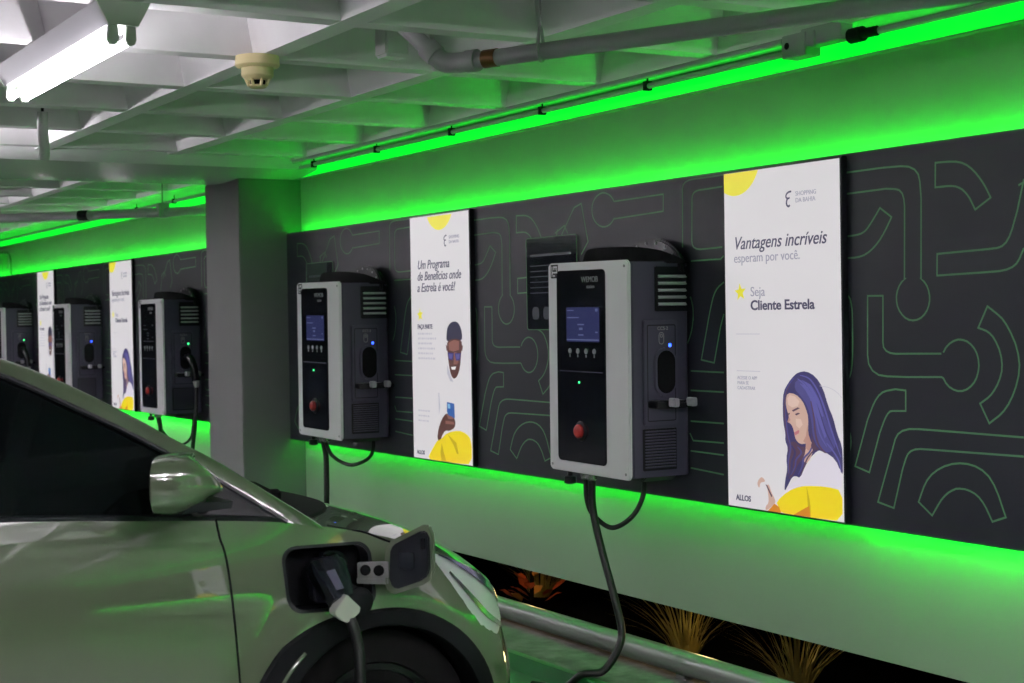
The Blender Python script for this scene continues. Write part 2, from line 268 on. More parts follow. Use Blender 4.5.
WOMAN=[('hair',[(0.4311,0.5473),(0.4768,0.5535),(0.5277,0.5347),(0.5673,0.4925),(0.5948,0.4247),(0.6189,0.3872),(0.6387,0.3284),(0.6636,0.2873),(0.6675,0.2366),(0.6663,0.177),(0.6521,0.2014),(0.6096,0.2368),(0.56,0.2592),(0.5348,0.2619),(0.4893,0.2283),(0.4627,0.1958),(0.4357,0.1497),(0.4096,0.1565),(0.3896,0.1504),(0.369,0.1221),(0.3442,0.0887),(0.3492,0.1338),(0.3636,0.1795),(0.3577,0.2191),(0.3693,0.2599),(0.3525,0.2856),(0.3558,0.3125),(0.3433,0.3564),(0.342,0.4187),(0.3472,0.4724),(0.3774,0.5088),(0.4044,0.5317)]),('skin',[(0.4781,0.3106),(0.4997,0.2945),(0.5092,0.2602),(0.4957,0.2288),(0.4694,0.205),(0.4503,0.2212),(0.4707,0.2664)]),('skin',[(0.3699,0.4687),(0.4162,0.4658),(0.4549,0.4409),(0.4738,0.411),(0.486,0.3809),(0.4822,0.3196),(0.4996,0.2901),(0.471,0.2822),(0.4384,0.2776),(0.4125,0.2936),(0.4064,0.3153),(0.3977,0.3414),(0.3834,0.3539),(0.3674,0.3576),(0.3786,0.3803),(0.3657,0.4019),(0.3585,0.4372)]),('hairlit',[(0.4173,0.5187),(0.4696,0.5184),(0.5204,0.4911),(0.5512,0.4445),(0.5777,0.3853),(0.6116,0.3355),(0.6378,0.2857),(0.5975,0.2531),(0.5349,0.2688),(0.5077,0.3123),(0.5013,0.373),(0.4805,0.4244),(0.4423,0.4623),(0.41,0.4833)]),('hairdark',[(0.3724,0.2779),(0.4058,0.2888),(0.4382,0.2688),(0.4708,0.2708),(0.4596,0.2306),(0.4237,0.2017),(0.4031,0.1648),(0.3693,0.1354),(0.3636,0.1795),(0.3726,0.2246)]),('skinlit',[(0.383,0.4603),(0.412,0.4569),(0.4379,0.4384),(0.4284,0.4205),(0.3953,0.4138),(0.3729,0.4244),(0.3694,0.4465)]),('skinlit',[(0.4155,0.3732),(0.4443,0.3719),(0.4544,0.3531),(0.4357,0.3363),(0.4176,0.3468)]),('cheek',[(0.4803,0.3545),(0.4848,0.3198),(0.4996,0.2901),(0.471,0.2822),(0.4556,0.29),(0.4716,0.3103)]),('cheek',[(0.3786,0.3794),(0.3863,0.3656),(0.3728,0.3569),(0.3674,0.3576)]),('cheek',[(0.4711,0.284),(0.4996,0.2892),(0.5068,0.2688),(0.4834,0.2568),(0.4681,0.2663)]),('hairdark',[(0.395,0.4032),(0.4283,0.4161),(0.4413,0.4131),(0.4029,0.3982)]),('hairdark',[(0.4119,0.3898),(0.4278,0.3958),(0.4422,0.3938),(0.421,0.3849)]),('hairdark',[(0.3681,0.3887),(0.3816,0.3937),(0.3841,0.3885),(0.3707,0.3826)]),('lip',[(0.4065,0.3198),(0.4304,0.3308),(0.4369,0.3285),(0.4327,0.3186),(0.4128,0.3095)]),('hairlit',[(0.4087,0.5285),(0.402,0.5232),(0.3924,0.5154),(0.3821,0.5062),(0.3734,0.4967),(0.367,0.4872),(0.3616,0.4773),(0.3573,0.4667),(0.3538,0.4553),(0.3513,0.4426),(0.3499,0.4289),(0.3493,0.4149),(0.3493,0.4011),(0.3502,0.3874),(0.3519,0.3736),(0.354,0.3603),(0.3561,0.3476),(0.358,0.336),(0.3599,0.325),(0.3621,0.3143),(0.3649,0.3033),(0.3691,0.2925),(0.3743,0.282),(0.3786,0.2716),(0.3806,0.2606),(0.3789,0.2481),(0.3747,0.2342),(0.37,0.22),(0.3672,0.2066),(0.3671,0.1936),(0.3684,0.1808),(0.3703,0.1698),(0.3716,0.1622),(0.3762,0.1628),(0.3756,0.1706),(0.3745,0.1816),(0.3738,0.1942),(0.3745,0.2068),(0.3778,0.2196),(0.383,0.2336),(0.3878,0.2478),(0.3901,0.2613),(0.3884,0.2735),(0.3842,0.2846),(0.3795,0.2951),(0.3757,0.3055),(0.3733,0.3161),(0.3713,0.3266),(0.3695,0.3375),(0.3677,0.3492),(0.3656,0.3618),(0.3635,0.375),(0.3617,0.3885),(0.3607,0.4019),(0.3605,0.4154),(0.3608,0.4291),(0.3619,0.4424),(0.3639,0.4547),(0.3668,0.4657),(0.3706,0.4759),(0.3752,0.4854),(0.3808,0.4944),(0.3885,0.5036),(0.398,0.5127),(0.407,0.5206),(0.4131,0.5263)]),('hairdark',[(0.3892,0.5053),(0.3845,0.5002),(0.3778,0.4929),(0.3707,0.4839),(0.3647,0.4735),(0.36,0.4616),(0.356,0.4482),(0.3528,0.4339),(0.3508,0.4192),(0.3501,0.4039),(0.3506,0.3878),(0.3519,0.3718),(0.3535,0.3567),(0.3554,0.3424),(0.3578,0.3285),(0.3606,0.3155),(0.3638,0.3037),(0.3679,0.2929),(0.3726,0.2831),(0.3771,0.2749),(0.3803,0.2692),(0.3828,0.2699),(0.3802,0.2758),(0.3764,0.2841),(0.3722,0.294),(0.3687,0.3047),(0.366,0.3163),(0.3636,0.3293),(0.3616,0.3431),(0.3599,0.3574),(0.3585,0.3724),(0.3573,0.3883),(0.3568,0.4042),(0.3574,0.4193),(0.3592,0.4337),(0.3621,0.4478),(0.3658,0.461),(0.3699,0.4726),(0.3752,0.4827),(0.3817,0.4916),(0.3879,0.499),(0.392,0.5043)]),('strand',[(0.4433,0.5354),(0.4527,0.5337),(0.4661,0.5317),(0.4805,0.5284),(0.4931,0.5231),(0.5042,0.5153),(0.515,0.5053),(0.5254,0.4938),(0.5353,0.4815),(0.5445,0.468),(0.5531,0.4531),(0.5612,0.4377),(0.569,0.4226),(0.576,0.408),(0.5825,0.3935),(0.5889,0.3788),(0.5957,0.3638),(0.6031,0.3483),(0.6108,0.3325),(0.6186,0.3167),(0.6264,0.3014),(0.6349,0.2853),(0.6437,0.2687),(0.6517,0.2541),(0.6573,0.244),(0.6608,0.2451),(0.6559,0.2554),(0.6486,0.2702),(0.6404,0.287),(0.6326,0.3032),(0.6254,0.3186),(0.6181,0.3345),(0.6108,0.3504),(0.6038,0.366),(0.5974,0.381),(0.5913,0.3957),(0.5849,0.4103),(0.5779,0.4251),(0.5702,0.4403),(0.5619,0.4558),(0.553,0.4708),(0.5434,0.4845),(0.533,0.4971),(0.522,0.5087),(0.5103,0.519),(0.4979,0.5272),(0.4835,0.5327),(0.468,0.5358),(0.4541,0.5374),(0.4446,0.5386)]),('hair',[(0.4363,0.5268),(0.4458,0.5235),(0.4594,0.5191),(0.4739,0.5134),(0.4864,0.5061),(0.4966,0.4967),(0.506,0.4854),(0.5147,0.4729),(0.5226,0.4599),(0.5293,0.446),(0.5351,0.431),(0.5406,0.4156),(0.5465,0.4004),(0.5528,0.3854),(0.5591,0.3704),(0.5659,0.3556),(0.5735,0.3411),(0.5821,0.3269),(0.5916,0.313),(0.6013,0.2998),(0.6107,0.2874),(0.6204,0.2755),(0.6304,0.2639),(0.6393,0.2541),(0.6455,0.2473),(0.6482,0.2485),(0.6425,0.2556),(0.6342,0.2657),(0.6247,0.2774),(0.6156,0.2894),(0.6067,0.3019),(0.5974,0.3152),(0.5884,0.3291),(0.5802,0.3432),(0.573,0.3576),(0.5665,0.3723),(0.5603,0.3873),(0.5541,0.4022),(0.5483,0.4173),(0.5427,0.4327),(0.5368,0.4478),(0.5297,0.462),(0.5214,0.4752),(0.5123,0.4879),(0.5022,0.4993),(0.491,0.509),(0.4774,0.5166),(0.462,0.5223),(0.4479,0.5264),(0.4382,0.5293)]),('strand',[(0.429,0.5222),(0.4367,0.5179),(0.4478,0.5121),(0.4597,0.505),(0.4697,0.4967),(0.4777,0.4871),(0.485,0.476),(0.4918,0.4636),(0.4984,0.4502),(0.5048,0.4355),(0.5109,0.4194),(0.5168,0.4027),(0.5227,0.3863),(0.5281,0.37),(0.533,0.3533),(0.5385,0.3371),(0.5454,0.3223),(0.5549,0.3085),(0.5661,0.2956),(0.5766,0.2848),(0.5839,0.2774),(0.5871,0.2789),(0.5806,0.2867),(0.5709,0.2978),(0.5606,0.3108),(0.552,0.3244),(0.5461,0.3389),(0.5412,0.3549),(0.5367,0.3717),(0.5317,0.3882),(0.526,0.4046),(0.5202,0.4214),(0.5141,0.4376),(0.5075,0.4526),(0.5005,0.4661),(0.4932,0.4786),(0.4853,0.49),(0.4763,0.5),(0.465,0.5086),(0.4521,0.5156),(0.4403,0.5211),(0.4321,0.5248)]),('hairdark',[(0.5004,0.4423),(0.5029,0.4314),(0.5068,0.4158),(0.5109,0.3983),(0.5143,0.3819),(0.5161,0.3666),(0.5172,0.351),(0.5185,0.3356),(0.5212,0.3212),(0.525,0.3081),(0.5296,0.2958),(0.5356,0.2844),(0.5438,0.2738),(0.5552,0.2645),(0.5688,0.2566),(0.5826,0.2495),(0.5948,0.2427),(0.6059,0.2352),(0.6166,0.2275),(0.6259,0.2208),(0.6325,0.2162),(0.6354,0.2181),(0.6295,0.2231),(0.6209,0.2302),(0.6106,0.2383),(0.5999,0.2464),(0.5878,0.2538),(0.5745,0.2612),(0.5618,0.269),(0.5516,0.2776),(0.5443,0.2875),(0.5387,0.2983),(0.5343,0.3102),(0.5305,0.3229),(0.5277,0.3368),(0.526,0.3519),(0.5245,0.3675),(0.522,0.383),(0.518,0.3995),(0.5132,0.4169),(0.5085,0.4323),(0.5051,0.4431)]),('hairlit',[(0.5071,0.2783),(0.5032,0.2734),(0.498,0.2663),(0.492,0.2587),(0.4858,0.2519),(0.4787,0.2464),(0.4703,0.241),(0.4616,0.2349),(0.4544,0.2276),(0.4505,0.2194),(0.4488,0.2111),(0.4476,0.2031),(0.4453,0.1955),(0.4406,0.1869),(0.4345,0.1774),(0.4286,0.1689),(0.4248,0.1628),(0.4288,0.1617),(0.4338,0.1674),(0.4408,0.1757),(0.4481,0.1851),(0.4541,0.1942),(0.4576,0.2027),(0.4594,0.211),(0.4613,0.2185),(0.4645,0.2249),(0.4701,0.2305),(0.4777,0.236),(0.4862,0.2419),(0.4937,0.2485),(0.4998,0.2563),(0.5051,0.2645),(0.5093,0.2719),(0.5121,0.277)]),('hairdark',[(0.5272,0.271),(0.5213,0.2669),(0.513,0.261),(0.504,0.2542),(0.496,0.2478),(0.4895,0.2422),(0.4837,0.2369),(0.4781,0.231),(0.4726,0.224),(0.4674,0.2155),(0.4624,0.2059),(0.4577,0.1962),(0.453,0.1871),(0.4478,0.1779),(0.4423,0.1686),(0.4375,0.1603),(0.4343,0.1545),(0.4373,0.1538),(0.4414,0.1595),(0.447,0.1676),(0.4532,0.1768),(0.4591,0.1859),(0.4644,0.1951),(0.4696,0.2047),(0.4747,0.214),(0.4799,0.2221),(0.485,0.2287),(0.49,0.2342),(0.4954,0.2395),(0.5013,0.2451),(0.5087,0.2516),(0.5171,0.2586),(0.5248,0.2649),(0.53,0.2693)]),('hairlit',[(0.4233,0.2667),(0.428,0.2629),(0.4351,0.2577),(0.441,0.2521),(0.4426,0.2473),(0.4389,0.2422),(0.4305,0.2354),(0.4207,0.2279),(0.4131,0.22),(0.4097,0.2124),(0.4088,0.2055),(0.4084,0.1991),(0.4065,0.1924),(0.4018,0.1841),(0.3955,0.1745),(0.3894,0.1658),(0.3854,0.1596),(0.3889,0.1586),(0.3939,0.1645),(0.4011,0.1731),(0.4084,0.1826),(0.4141,0.1913),(0.417,0.1989),(0.4181,0.2057),(0.4192,0.2119),(0.4219,0.2177),(0.4283,0.2243),(0.4376,0.2316),(0.4464,0.2393),(0.4512,0.2474),(0.4481,0.2549),(0.4406,0.261),(0.4325,0.2659),(0.4269,0.2691)]),('hair',[(0.3894,0.2689),(0.3931,0.2643),(0.3989,0.258),(0.4038,0.2511),(0.4057,0.2444),(0.4034,0.2373),(0.3981,0.2285),(0.3919,0.2188),(0.387,0.2088),(0.3851,0.1992),(0.3846,0.1901),(0.3841,0.1815),(0.3822,0.173),(0.3775,0.1632),(0.3709,0.1523),(0.3644,0.1425),(0.3602,0.1355),(0.365,0.1343),(0.3706,0.1409),(0.3784,0.1505),(0.3864,0.1614),(0.3926,0.1719),(0.3958,0.1815),(0.3971,0.1907),(0.398,0.1994),(0.3999,0.2078),(0.4042,0.2166),(0.41,0.2261),(0.4152,0.2359),(0.4172,0.2455),(0.4138,0.2542),(0.407,0.2617),(0.3999,0.2677),(0.3949,0.2716)]),('strand',[(0.5843,0.2901),(0.5894,0.2858),(0.5968,0.2799),(0.6052,0.273),(0.6134,0.2656),(0.6217,0.2575),(0.6306,0.2486),(0.639,0.2393),(0.6457,0.2299),(0.6505,0.2193),(0.6541,0.2074),(0.6567,0.1965),(0.6589,0.189),(0.6619,0.1896),(0.661,0.1973),(0.6594,0.2084),(0.6566,0.2207),(0.6523,0.2321),(0.6456,0.2422),(0.6372,0.2519),(0.6281,0.2609),(0.6194,0.2689),(0.6106,0.2763),(0.6014,0.2829),(0.5932,0.2883),(0.5873,0.292)]),('strand',[(0.4433,0.5063),(0.4884,0.4945),(0.5322,0.4438),(0.5563,0.3843),(0.5863,0.3169),(0.5761,0.3077),(0.5433,0.3707),(0.5128,0.4344),(0.4752,0.481)]),('strand',[(0.4566,0.5198),(0.504,0.5036),(0.5512,0.4445),(0.5727,0.3893),(0.5626,0.3863),(0.5322,0.4438),(0.4948,0.4903)]),('hairdark',[(0.496,0.364),(0.5052,0.3122),(0.5287,0.2745),(0.5475,0.2671),(0.5284,0.2597),(0.4991,0.2683),(0.5074,0.2949)]),('knit',[(0.5726,0.2601),(0.6343,0.2342),(0.6603,0.185),(0.6653,0.1259),(0.5825,0.1298),(0.4806,0.1236),(0.4152,0.111),(0.348,0.0801),(0.3824,0.1232),(0.4357,0.1497),(0.4757,0.1968),(0.5216,0.2393)]),('yellow',[(0.3,0.0488),(0.3684,0.0953),(0.435,0.1189),(0.4807,0.1254),(0.5825,0.1315),(0.6664,0.1234),(0.6654,0.0118),(0.5422,0.0084),(0.4129,0.0064),(0.3262,0.0047),(0.3132,0.0321)]),('amber',[(0.4741,0.1222),(0.4875,0.084),(0.4946,0.0497),(0.4937,0.0077),(0.4834,0.0075),(0.4792,0.057)]),('orange',[(0.3998,0.0086),(0.4463,0.0319),(0.4868,0.0507),(0.4937,0.0077)]),('orange',[(0.251,0.0035),(0.2903,0.0407),(0.3173,0.0307),(0.3289,0.005),(0.2785,0.0017)]),('skin',[(0.2464,0.109),(0.2603,0.112),(0.2734,0.0824),(0.2961,0.0557),(0.2958,0.043),(0.2582,0.0178),(0.2399,0.0051),(0.2376,0.0248),(0.2573,0.0403),(0.2553,0.0718)]),('skin',[(0.1908,0.1161),(0.2123,0.137),(0.2262,0.1345),(0.2398,0.1229),(0.2258,0.1181),(0.209,0.1149),(0.2029,0.0925),(0.1933,0.1008)]),('hairdark',[(0.2395,0.1111),(0.2492,0.1083),(0.2799,0.0686),(0.273,0.0643)])]
MAN=[('hairnavy',[(0.4112,0.6896),(0.4228,0.728),(0.4667,0.753),(0.5266,0.755),(0.5627,0.7311),(0.5811,0.6956),(0.5794,0.6519),(0.4981,0.6586),(0.4224,0.6487),(0.4076,0.6607)]),('dark',[(0.4149,0.6535),(0.4984,0.667),(0.5747,0.6566),(0.5784,0.6247),(0.5704,0.6069),(0.5606,0.5416),(0.5414,0.4879),(0.5029,0.4536),(0.4655,0.4563),(0.4417,0.4917),(0.426,0.5454),(0.4156,0.6054)]),('darklit',[(0.4322,0.6416),(0.4931,0.6586),(0.5475,0.6517),(0.5458,0.6066),(0.4858,0.5965),(0.4358,0.6032)]),('darklit',[(0.4907,0.5942),(0.5205,0.5921),(0.5384,0.5413),(0.5181,0.529),(0.4833,0.5296)]),('ear',[(0.4013,0.6294),(0.4165,0.6271),(0.4229,0.5959),(0.4079,0.6029)]),('ear',[(0.5787,0.6306),(0.5908,0.6283),(0.58,0.5999),(0.5702,0.601)]),('navy',[(0.4227,0.5911),(0.4855,0.5882),(0.4852,0.5798),(0.474,0.5498),(0.434,0.5552)]),('navy',[(0.5005,0.5883),(0.5648,0.5891),(0.5561,0.5534),(0.5139,0.5492),(0.5001,0.5776)]),('blue',[(0.4325,0.584),(0.4753,0.5821),(0.4668,0.558),(0.4392,0.56)]),('blue',[(0.5102,0.5825),(0.5523,0.583),(0.5465,0.5592),(0.5192,0.5564)]),('white',[(0.4551,0.5147),(0.5128,0.5194),(0.5022,0.5013),(0.4647,0.5006)]),('shade',[(0.4152,0.5272),(0.4318,0.4975),(0.4605,0.4561),(0.4798,0.4363),(0.4448,0.4402),(0.4134,0.479)]),('shade',[(0.3093,0.3732),(0.3196,0.3735),(0.3272,0.3009),(0.3123,0.2516)]),('dark',[(0.3017,0.1779),(0.3427,0.2348),(0.3952,0.2699),(0.4277,0.2569),(0.4827,0.2475),(0.4968,0.2243),(0.4856,0.1938),(0.4297,0.1752),(0.3789,0.176),(0.3392,0.1435),(0.3252,0.1159),(0.2866,0.1221)]),('phone',[(0.4051,0.3282),(0.4855,0.3217),(0.4901,0.2455),(0.4224,0.2494),(0.4031,0.2775)]),('phonelit',[(0.4123,0.3188),(0.4401,0.3175),(0.4417,0.2936),(0.414,0.2948)]),('darklit',[(0.395,0.2651),(0.4277,0.2569),(0.4628,0.2513),(0.4724,0.2398),(0.4169,0.2395)]),('darklit',[(0.386,0.2284),(0.4768,0.2257),(0.4813,0.2115),(0.3853,0.2114)]),('yellow',[(0.1684,-0.0024),(0.2184,0.0566),(0.2863,0.116),(0.3307,0.1248),(0.404,0.1653),(0.53,0.1843),(0.6154,0.1712),(0.6697,0.1391),(0.6652,0.0156),(0.5228,-0.0104),(0.3333,-0.0088)]),('amber',[(0.3333,-0.0088),(0.323,0.0574),(0.3403,0.1071),(0.3591,0.0598),(0.3854,0.0132),(0.4736,0.0075),(0.5228,-0.0104)]),('amber',[(0.4037,0.1593),(0.5027,0.1171),(0.5254,0.0589),(0.5055,0.06),(0.4722,0.1033)])]
# ------------------------------------------------------------------ setting
b = MB(); b.box(-24, 7, -10, -0.36, -0.15, 0.0); struct('floor', b, M['floor'])
b = MB()
for x0, x1 in ((-9.2, -6.62), (-6.5, -3.95), (-3.83, -1.2)): b.box(x0, x1, -3.4, -0.362, -0.01, 0.003)
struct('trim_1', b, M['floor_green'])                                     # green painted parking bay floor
b = MB(); b.box(-24, 7, -0.36, 0.19, -0.15, 0.075)
struct('trim_2', b, M['kerb'], bevel=0.012)                                # concrete kerb
b = MB(); b.box(-24, 7, -0.372, -0.36, -0.1, 0.068)
b.box(-24, 7, -0.372, -0.335, 0.068, 0.078)
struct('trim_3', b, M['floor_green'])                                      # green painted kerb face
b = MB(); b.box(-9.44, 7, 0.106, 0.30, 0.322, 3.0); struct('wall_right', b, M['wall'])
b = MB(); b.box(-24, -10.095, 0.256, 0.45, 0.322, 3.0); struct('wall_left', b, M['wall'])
b = MB(); b.box(-10.09, -9.455, -0.32, 0.45, -0.1, 2.53); struct('wall_pillar', b, M['pillar'], bevel=0.006)
# waffle ceiling
b = MB(); Z0, Z1 = 2.62, 2.97
b.box(-24, 7, -10, 0.5, Z1, Z1 + 0.1)
def rib_x(y, w0, w1):   # runs along x
    b.add([(x, y + s * w, z) for x in (-24, 7) for s, w, z in ((-1, w0, Z0), (1, w0, Z0), (1, w1, Z1), (-1, w1, Z1))],
          [(0, 1, 2, 3), (7, 6, 5, 4), (0, 4, 5, 1), (1, 5, 6, 2), (3, 2, 6, 7), (0, 3, 7, 4)])
def rib_y(x, w0, w1):
    b.add([(x + s * w, y, z) for y in (-10, 0.2) for s, w, z in ((-1, w0, Z0 + 0.0012), (1, w0, Z0 + 0.0012), (1, w1, Z1), (-1, w1, Z1))],
          [(0, 1, 2, 3), (7, 6, 5, 4), (0, 4, 5, 1), (1, 5, 6, 2), (3, 2, 6, 7), (0, 3, 7, 4)])
for k in range(12): rib_x(-0.855 - 0.79 * k, 0.046, 0.15)
xs = [-6.507 + 0.818 * k for k in range(-3, 17)] + [-10.86 - 0.818 * k for k in range(17)]
for x in xs: rib_y(x, 0.048, 0.15)
b.add([(x, y, z) for x in (-24, 7) for y, z in ((-0.075, Z0), (0.5, Z0), (0.5, Z1), (-0.078, Z1))], [(0, 1, 2, 3), (7, 6, 5, 4), (0, 4, 5, 1), (1, 5, 6, 2), (0, 3, 7, 4)])
struct('ceiling', b, M['ceil'])
b = MB(); n = 12
prof = [(-10.42, 2.99), (-10.34, 2.56)] + [(-10.34 + 1.22 * i / n, 2.56 - 0.045 * math.sin(PI * i / n)) for i in range(1, n)] + [(-9.12, 2.56), (-9.04, 2.99)]
b.prism(prof, lambda u, v, w: (u, w, v), -10, 0.45)
struct('ceiling_beam', b, M['beam'], smooth=True, angle=25)
b = MB(); b.box(-24, 7, 0.19, 9, -0.3, -0.05); tag(obj('ground', b, M['soil']), kind='structure')

# ------------------------------------------------------------------ green linear lights high on the wall
def lin(name, x0, x1, y, label):
    r = empty(name, (x0, y, 2.53), label, 'light strip', 'linear green lights under the ceiling')
    b = MB(); b.box(0, x1 - x0, -0.022, -0.002, 0.0, 0.075); obj('diffuser', b, M['led'], r)
    b = MB(); b.box(0, x1 - x0, -0.026, -0.001, 0.075, 0.083); b.box(0, x1 - x0, -0.040, -0.001, -0.006, -0.001); obj('housing', b, M['conduit'], r)
    return r
lin('linear_light', -9.44, 7, 0.106, 'bright green strip light along the top of the wall right of the pillar')
lin('linear_light', -24, -10.09, 0.256, 'bright green strip light along the top of the wall left of the pillar')

# ------------------------------------------------------------------ printed dark boards with circuit artwork
def wall_board(x0, x1, y, offs, label):
    r = empty('wall_panel', (x0, y, 0), label, 'wall panel')
    b = MB(); b.box(0, x1 - x0, 0.0, 0.02, 0.822, 2.17); obj('board', b, M['panel'], r, bevel=0.002)
    b = MB()
    for o in offs:
        for s in PANEL_LINES:
            pts = [(u + o - x0, v) for u, v in s]
            if min(p[0] for p in pts) < 0.02 or max(p[0] for p in pts) > x1 - x0 - 0.02: continue
            line(b, pts, 0.0065, lambda u, v, d: (u, -d, v), closed=(s[0] == s[-1]))
    obj('circuit_line_print', b, M['line'], r, weld=False)
    b = MB(); b.box(0.05, x1 - x0 - 0.03, 0.03, 0.045, 2.125, 2.15); obj('top_light_tape', b, M['ledback'], r)
    b = MB(); sp = 5.25 if x1 > 0 else 6.0
    b.box(0.05, sp - 0.02, 0.03, 0.045, 0.845, 0.87); obj('bottom_light_tape', b, M['ledlow'], r)
    b = MB(); b.box(sp, x1 - x0 - 0.03, 0.03, 0.045, 0.842, 0.87); obj('bottom_light_tape', b, M['ledlow2'], r)  # right-hand run made stronger for a wider glow below
    b = MB()
    k = 0.4
    while k < x1 - x0:
        b.box(k, k + 0.04, 0.02, 0.104, 0.95, 2.05); k += 1.38
    obj('mounting_batten', b, M['matte'], r)
    return r
wall_board(-9.44, 6.6, 0.0, [-9.72, -6.962, -4.203, -1.444, 1.315, 4.07], 'long dark board with green circuit lines right of the pillar')
wall_board(-23, -10.1, 0.15, [-18.7, -16.03, -13.33], 'dark circuit-line board partly hidden on the left of the pillar')

# ------------------------------------------------------------------ backlit posters
def poster(kind, X, y, label):
    r = empty('poster', (X, y, 0.826), label, 'poster', 'backlit advertising posters')
    W, H = 0.68, 1.335
    b = MB(); b.box(0, W, -0.028, -0.002, 0, H); obj('frame', b, M['black'], r, bevel=0.003)
    b = MB(); b.box(0.006, W - 0.012, -0.030, -0.0285, 0.008, H - 0.008); obj('lit_sheet', b, P['sheet'], r)
    yf = -0.0306
    fn = lambda u, v, w: (u, yf - w, v)
    art = WOMAN if kind == 2 else MAN
    parts = {}
    for i, (c, pts) in enumerate(art):
        nm_ = 'printed_person' if kind == 2 else ('printed_head' if sum(p[1] for p in pts) / len(pts) > 0.42 else 'printed_hand_and_sweater' if c != 'shade' else 'printed_shirt_fold')
        b, ms = parts.setdefault(nm_, (MB(), []))
        if P[c] not in ms: ms.append(P[c])
        b.cur = ms.index(P[c])
        pts = [(min(max(u, 0.007), W - 0.013), min(max(v, 0.009), H - 0.009)) for u, v in pts]
        if c in ('hair', 'hairlit', 'hairdark', 'skin', 'knit', 'yellow', 'dark', 'hairnavy') and len(pts) > 6:      # soften the outline
            q = []
            for k in range(len(pts)):
                a, d = Vector(pts[k]), Vector(pts[(k + 1) % len(pts)]); q += [a.lerp(d, 0.25), a.lerp(d, 0.75)]
            pts = [tuple(p) for p in q]
        b.prism(pts, lambda u, v, w, i=i: (u, yf - 0.00012 * i - w, v), 0, 0.0001)
    for nm_, (b, ms) in parts.items(): obj(nm_, b, ms, r, weld=False)
    T = lambda s, u, v, size, m, nm='printed_text', **k: text(nm, s, P[m], r, (u, yf, v), size, **k)
    b = MB()
    if kind == 2:
        c0 = (0.078, 1.385); R0 = 0.15
        pts = [(0.007, H - 0.009)] + [(max(c0[0] + R0 * math.cos(a), 0.007), min(c0[1] + R0 * math.sin(a), H - 0.009)) for a in [PI * (1.34 + 0.58 * i / 14) for i in range(15)]]
    else:
        c0 = (0.35, 1.408); R0 = 0.165
        pts = [(c0[0] + R0 * math.cos(a), min(c0[1] + R0 * math.sin(a), H - 0.009)) for a in [PI * (1.18 + 0.64 * i / 18) for i in range(19)]]
    b.prism(pts, fn, 0, 0.0003); obj('printed_disc', b, P['lemon'], r)
    su, sv = (0.099, 0.855) if kind == 2 else (0.11, 0.793)
    b = MB(); R0 = 0.036
    b.prism([(su + (R0 if i % 2 == 0 else R0 * 0.42) * math.sin(i * PI / 5 - 0.1), sv + (R0 if i % 2 == 0 else R0 * 0.42) * math.cos(i * PI / 5 - 0.1)) for i in range(10)], fn, 0, 0.0003)
    obj('printed_star', b, P['lemon'], r)
    lu, lv = (0.372, 1.172) if kind == 2 else (0.395, 1.155)
    b = MB(); sc = 0.048                         # curled ribbon mark
    for pts, w in (([(0.75, 1.0), (0.45, 0.98), (0.18, 0.85), (0.12, 0.66), (0.30, 0.55), (0.55, 0.58)], 0.007),
                   ([(0.30, 0.55), (0.18, 0.35), (0.20, 0.12), (0.42, 0.0), (0.55, 0.10)], 0.008)):
        line(b, spline([(lu + p[0] * sc, lv + p[1] * sc * 1.15, 0) for p in pts], 5), w, lambda u, v, d: (u, yf - 0.0004, v)) if False else line(b, [(q.x, q.y) for q in spline([(lu + p[0] * sc, lv + p[1] * sc * 1.15, 0) for p in pts], 5)], w, lambda u, v, d: (u, yf - 0.0004, v))
    obj('printed_logo', b, P['ink'], r, weld=False)
    T('SHOPPING', lu + 0.058, lv + 0.037, 0.024, 'soft'); T('DA BAHIA', lu + 0.058, lv + 0.012, 0.024, 'soft')
    if kind == 2:
        T('Vantagens incríveis', 0.06, 1.024, 0.071, 'ink', shear=0.28, bold=0.0004, sx=0.985)
        T('esperam por você.', 0.062, 0.972, 0.052, 'soft', sx=0.99)
        T('Seja', 0.160, 0.838, 0.053, 'soft', sx=1.05)
        T('Cliente Estrela', 0.160, 0.785, 0.053, 'ink', bold=0.0013, sx=1.165)
        for s, v in (('ACESSE O APP', 0.513), ('PARA SE', 0.493), ('CADASTRAR', 0.473)): T(s, 0.073, v, 0.019, 'soft')
        T('ALLOS', 0.055, 0.034, 0.031, 'ink', bold=0.0008)
        for v in (0.691, 0.546):
            b = MB(); line(b, [(0.070, v), (0.213, v)], 0.003, lambda u, v, d: (u, yf - 0.0004, v)); obj('printed_rule', b, P['faint'], r, weld=False)
        b = MB()
        line(b, [(q.x, q.y) for q in spline([(0.55, 0.50, 0), (0.60, 0.495, 0), (0.64, 0.48, 0), (0.667, 0.46, 0)], 4)], 0.002, lambda u, v, d: (u, yf - 0.0004, v))
        obj('printed_rule', b, P['faint'], r, weld=False)
    else:
        T('Um Programa', 0.087, 1.042, 0.068, 'ink', shear=0.28, bold=0.0005, sx=0.95)
        T('de Benefícios onde', 0.083, 0.980, 0.068, 'ink', shear=0.28, bold=0.0005, sx=0.95)
        T('a Estrela é você!', 0.080, 0.918, 0.068, 'ink', shear=0.28, bold=0.0005, sx=0.95)
        T('FAÇA PARTE', 0.078, 0.717, 0.034, 'ink', bold=0.0008, sx=0.9)
        b = MB()                                  # small print, too fine to read
        for k, v in enumerate((0.69, 0.664, 0.637, 0.610, 0.583, 0.556)):
            u = 0.081
            while u < 0.25 + 0.03 * (k % 2):
                w = random.uniform(0.010, 0.034); line(b, [(u, v), (u + w, v)], 0.010, lambda u, v, d: (u, yf - 0.0004, v)); u += w + 0.007
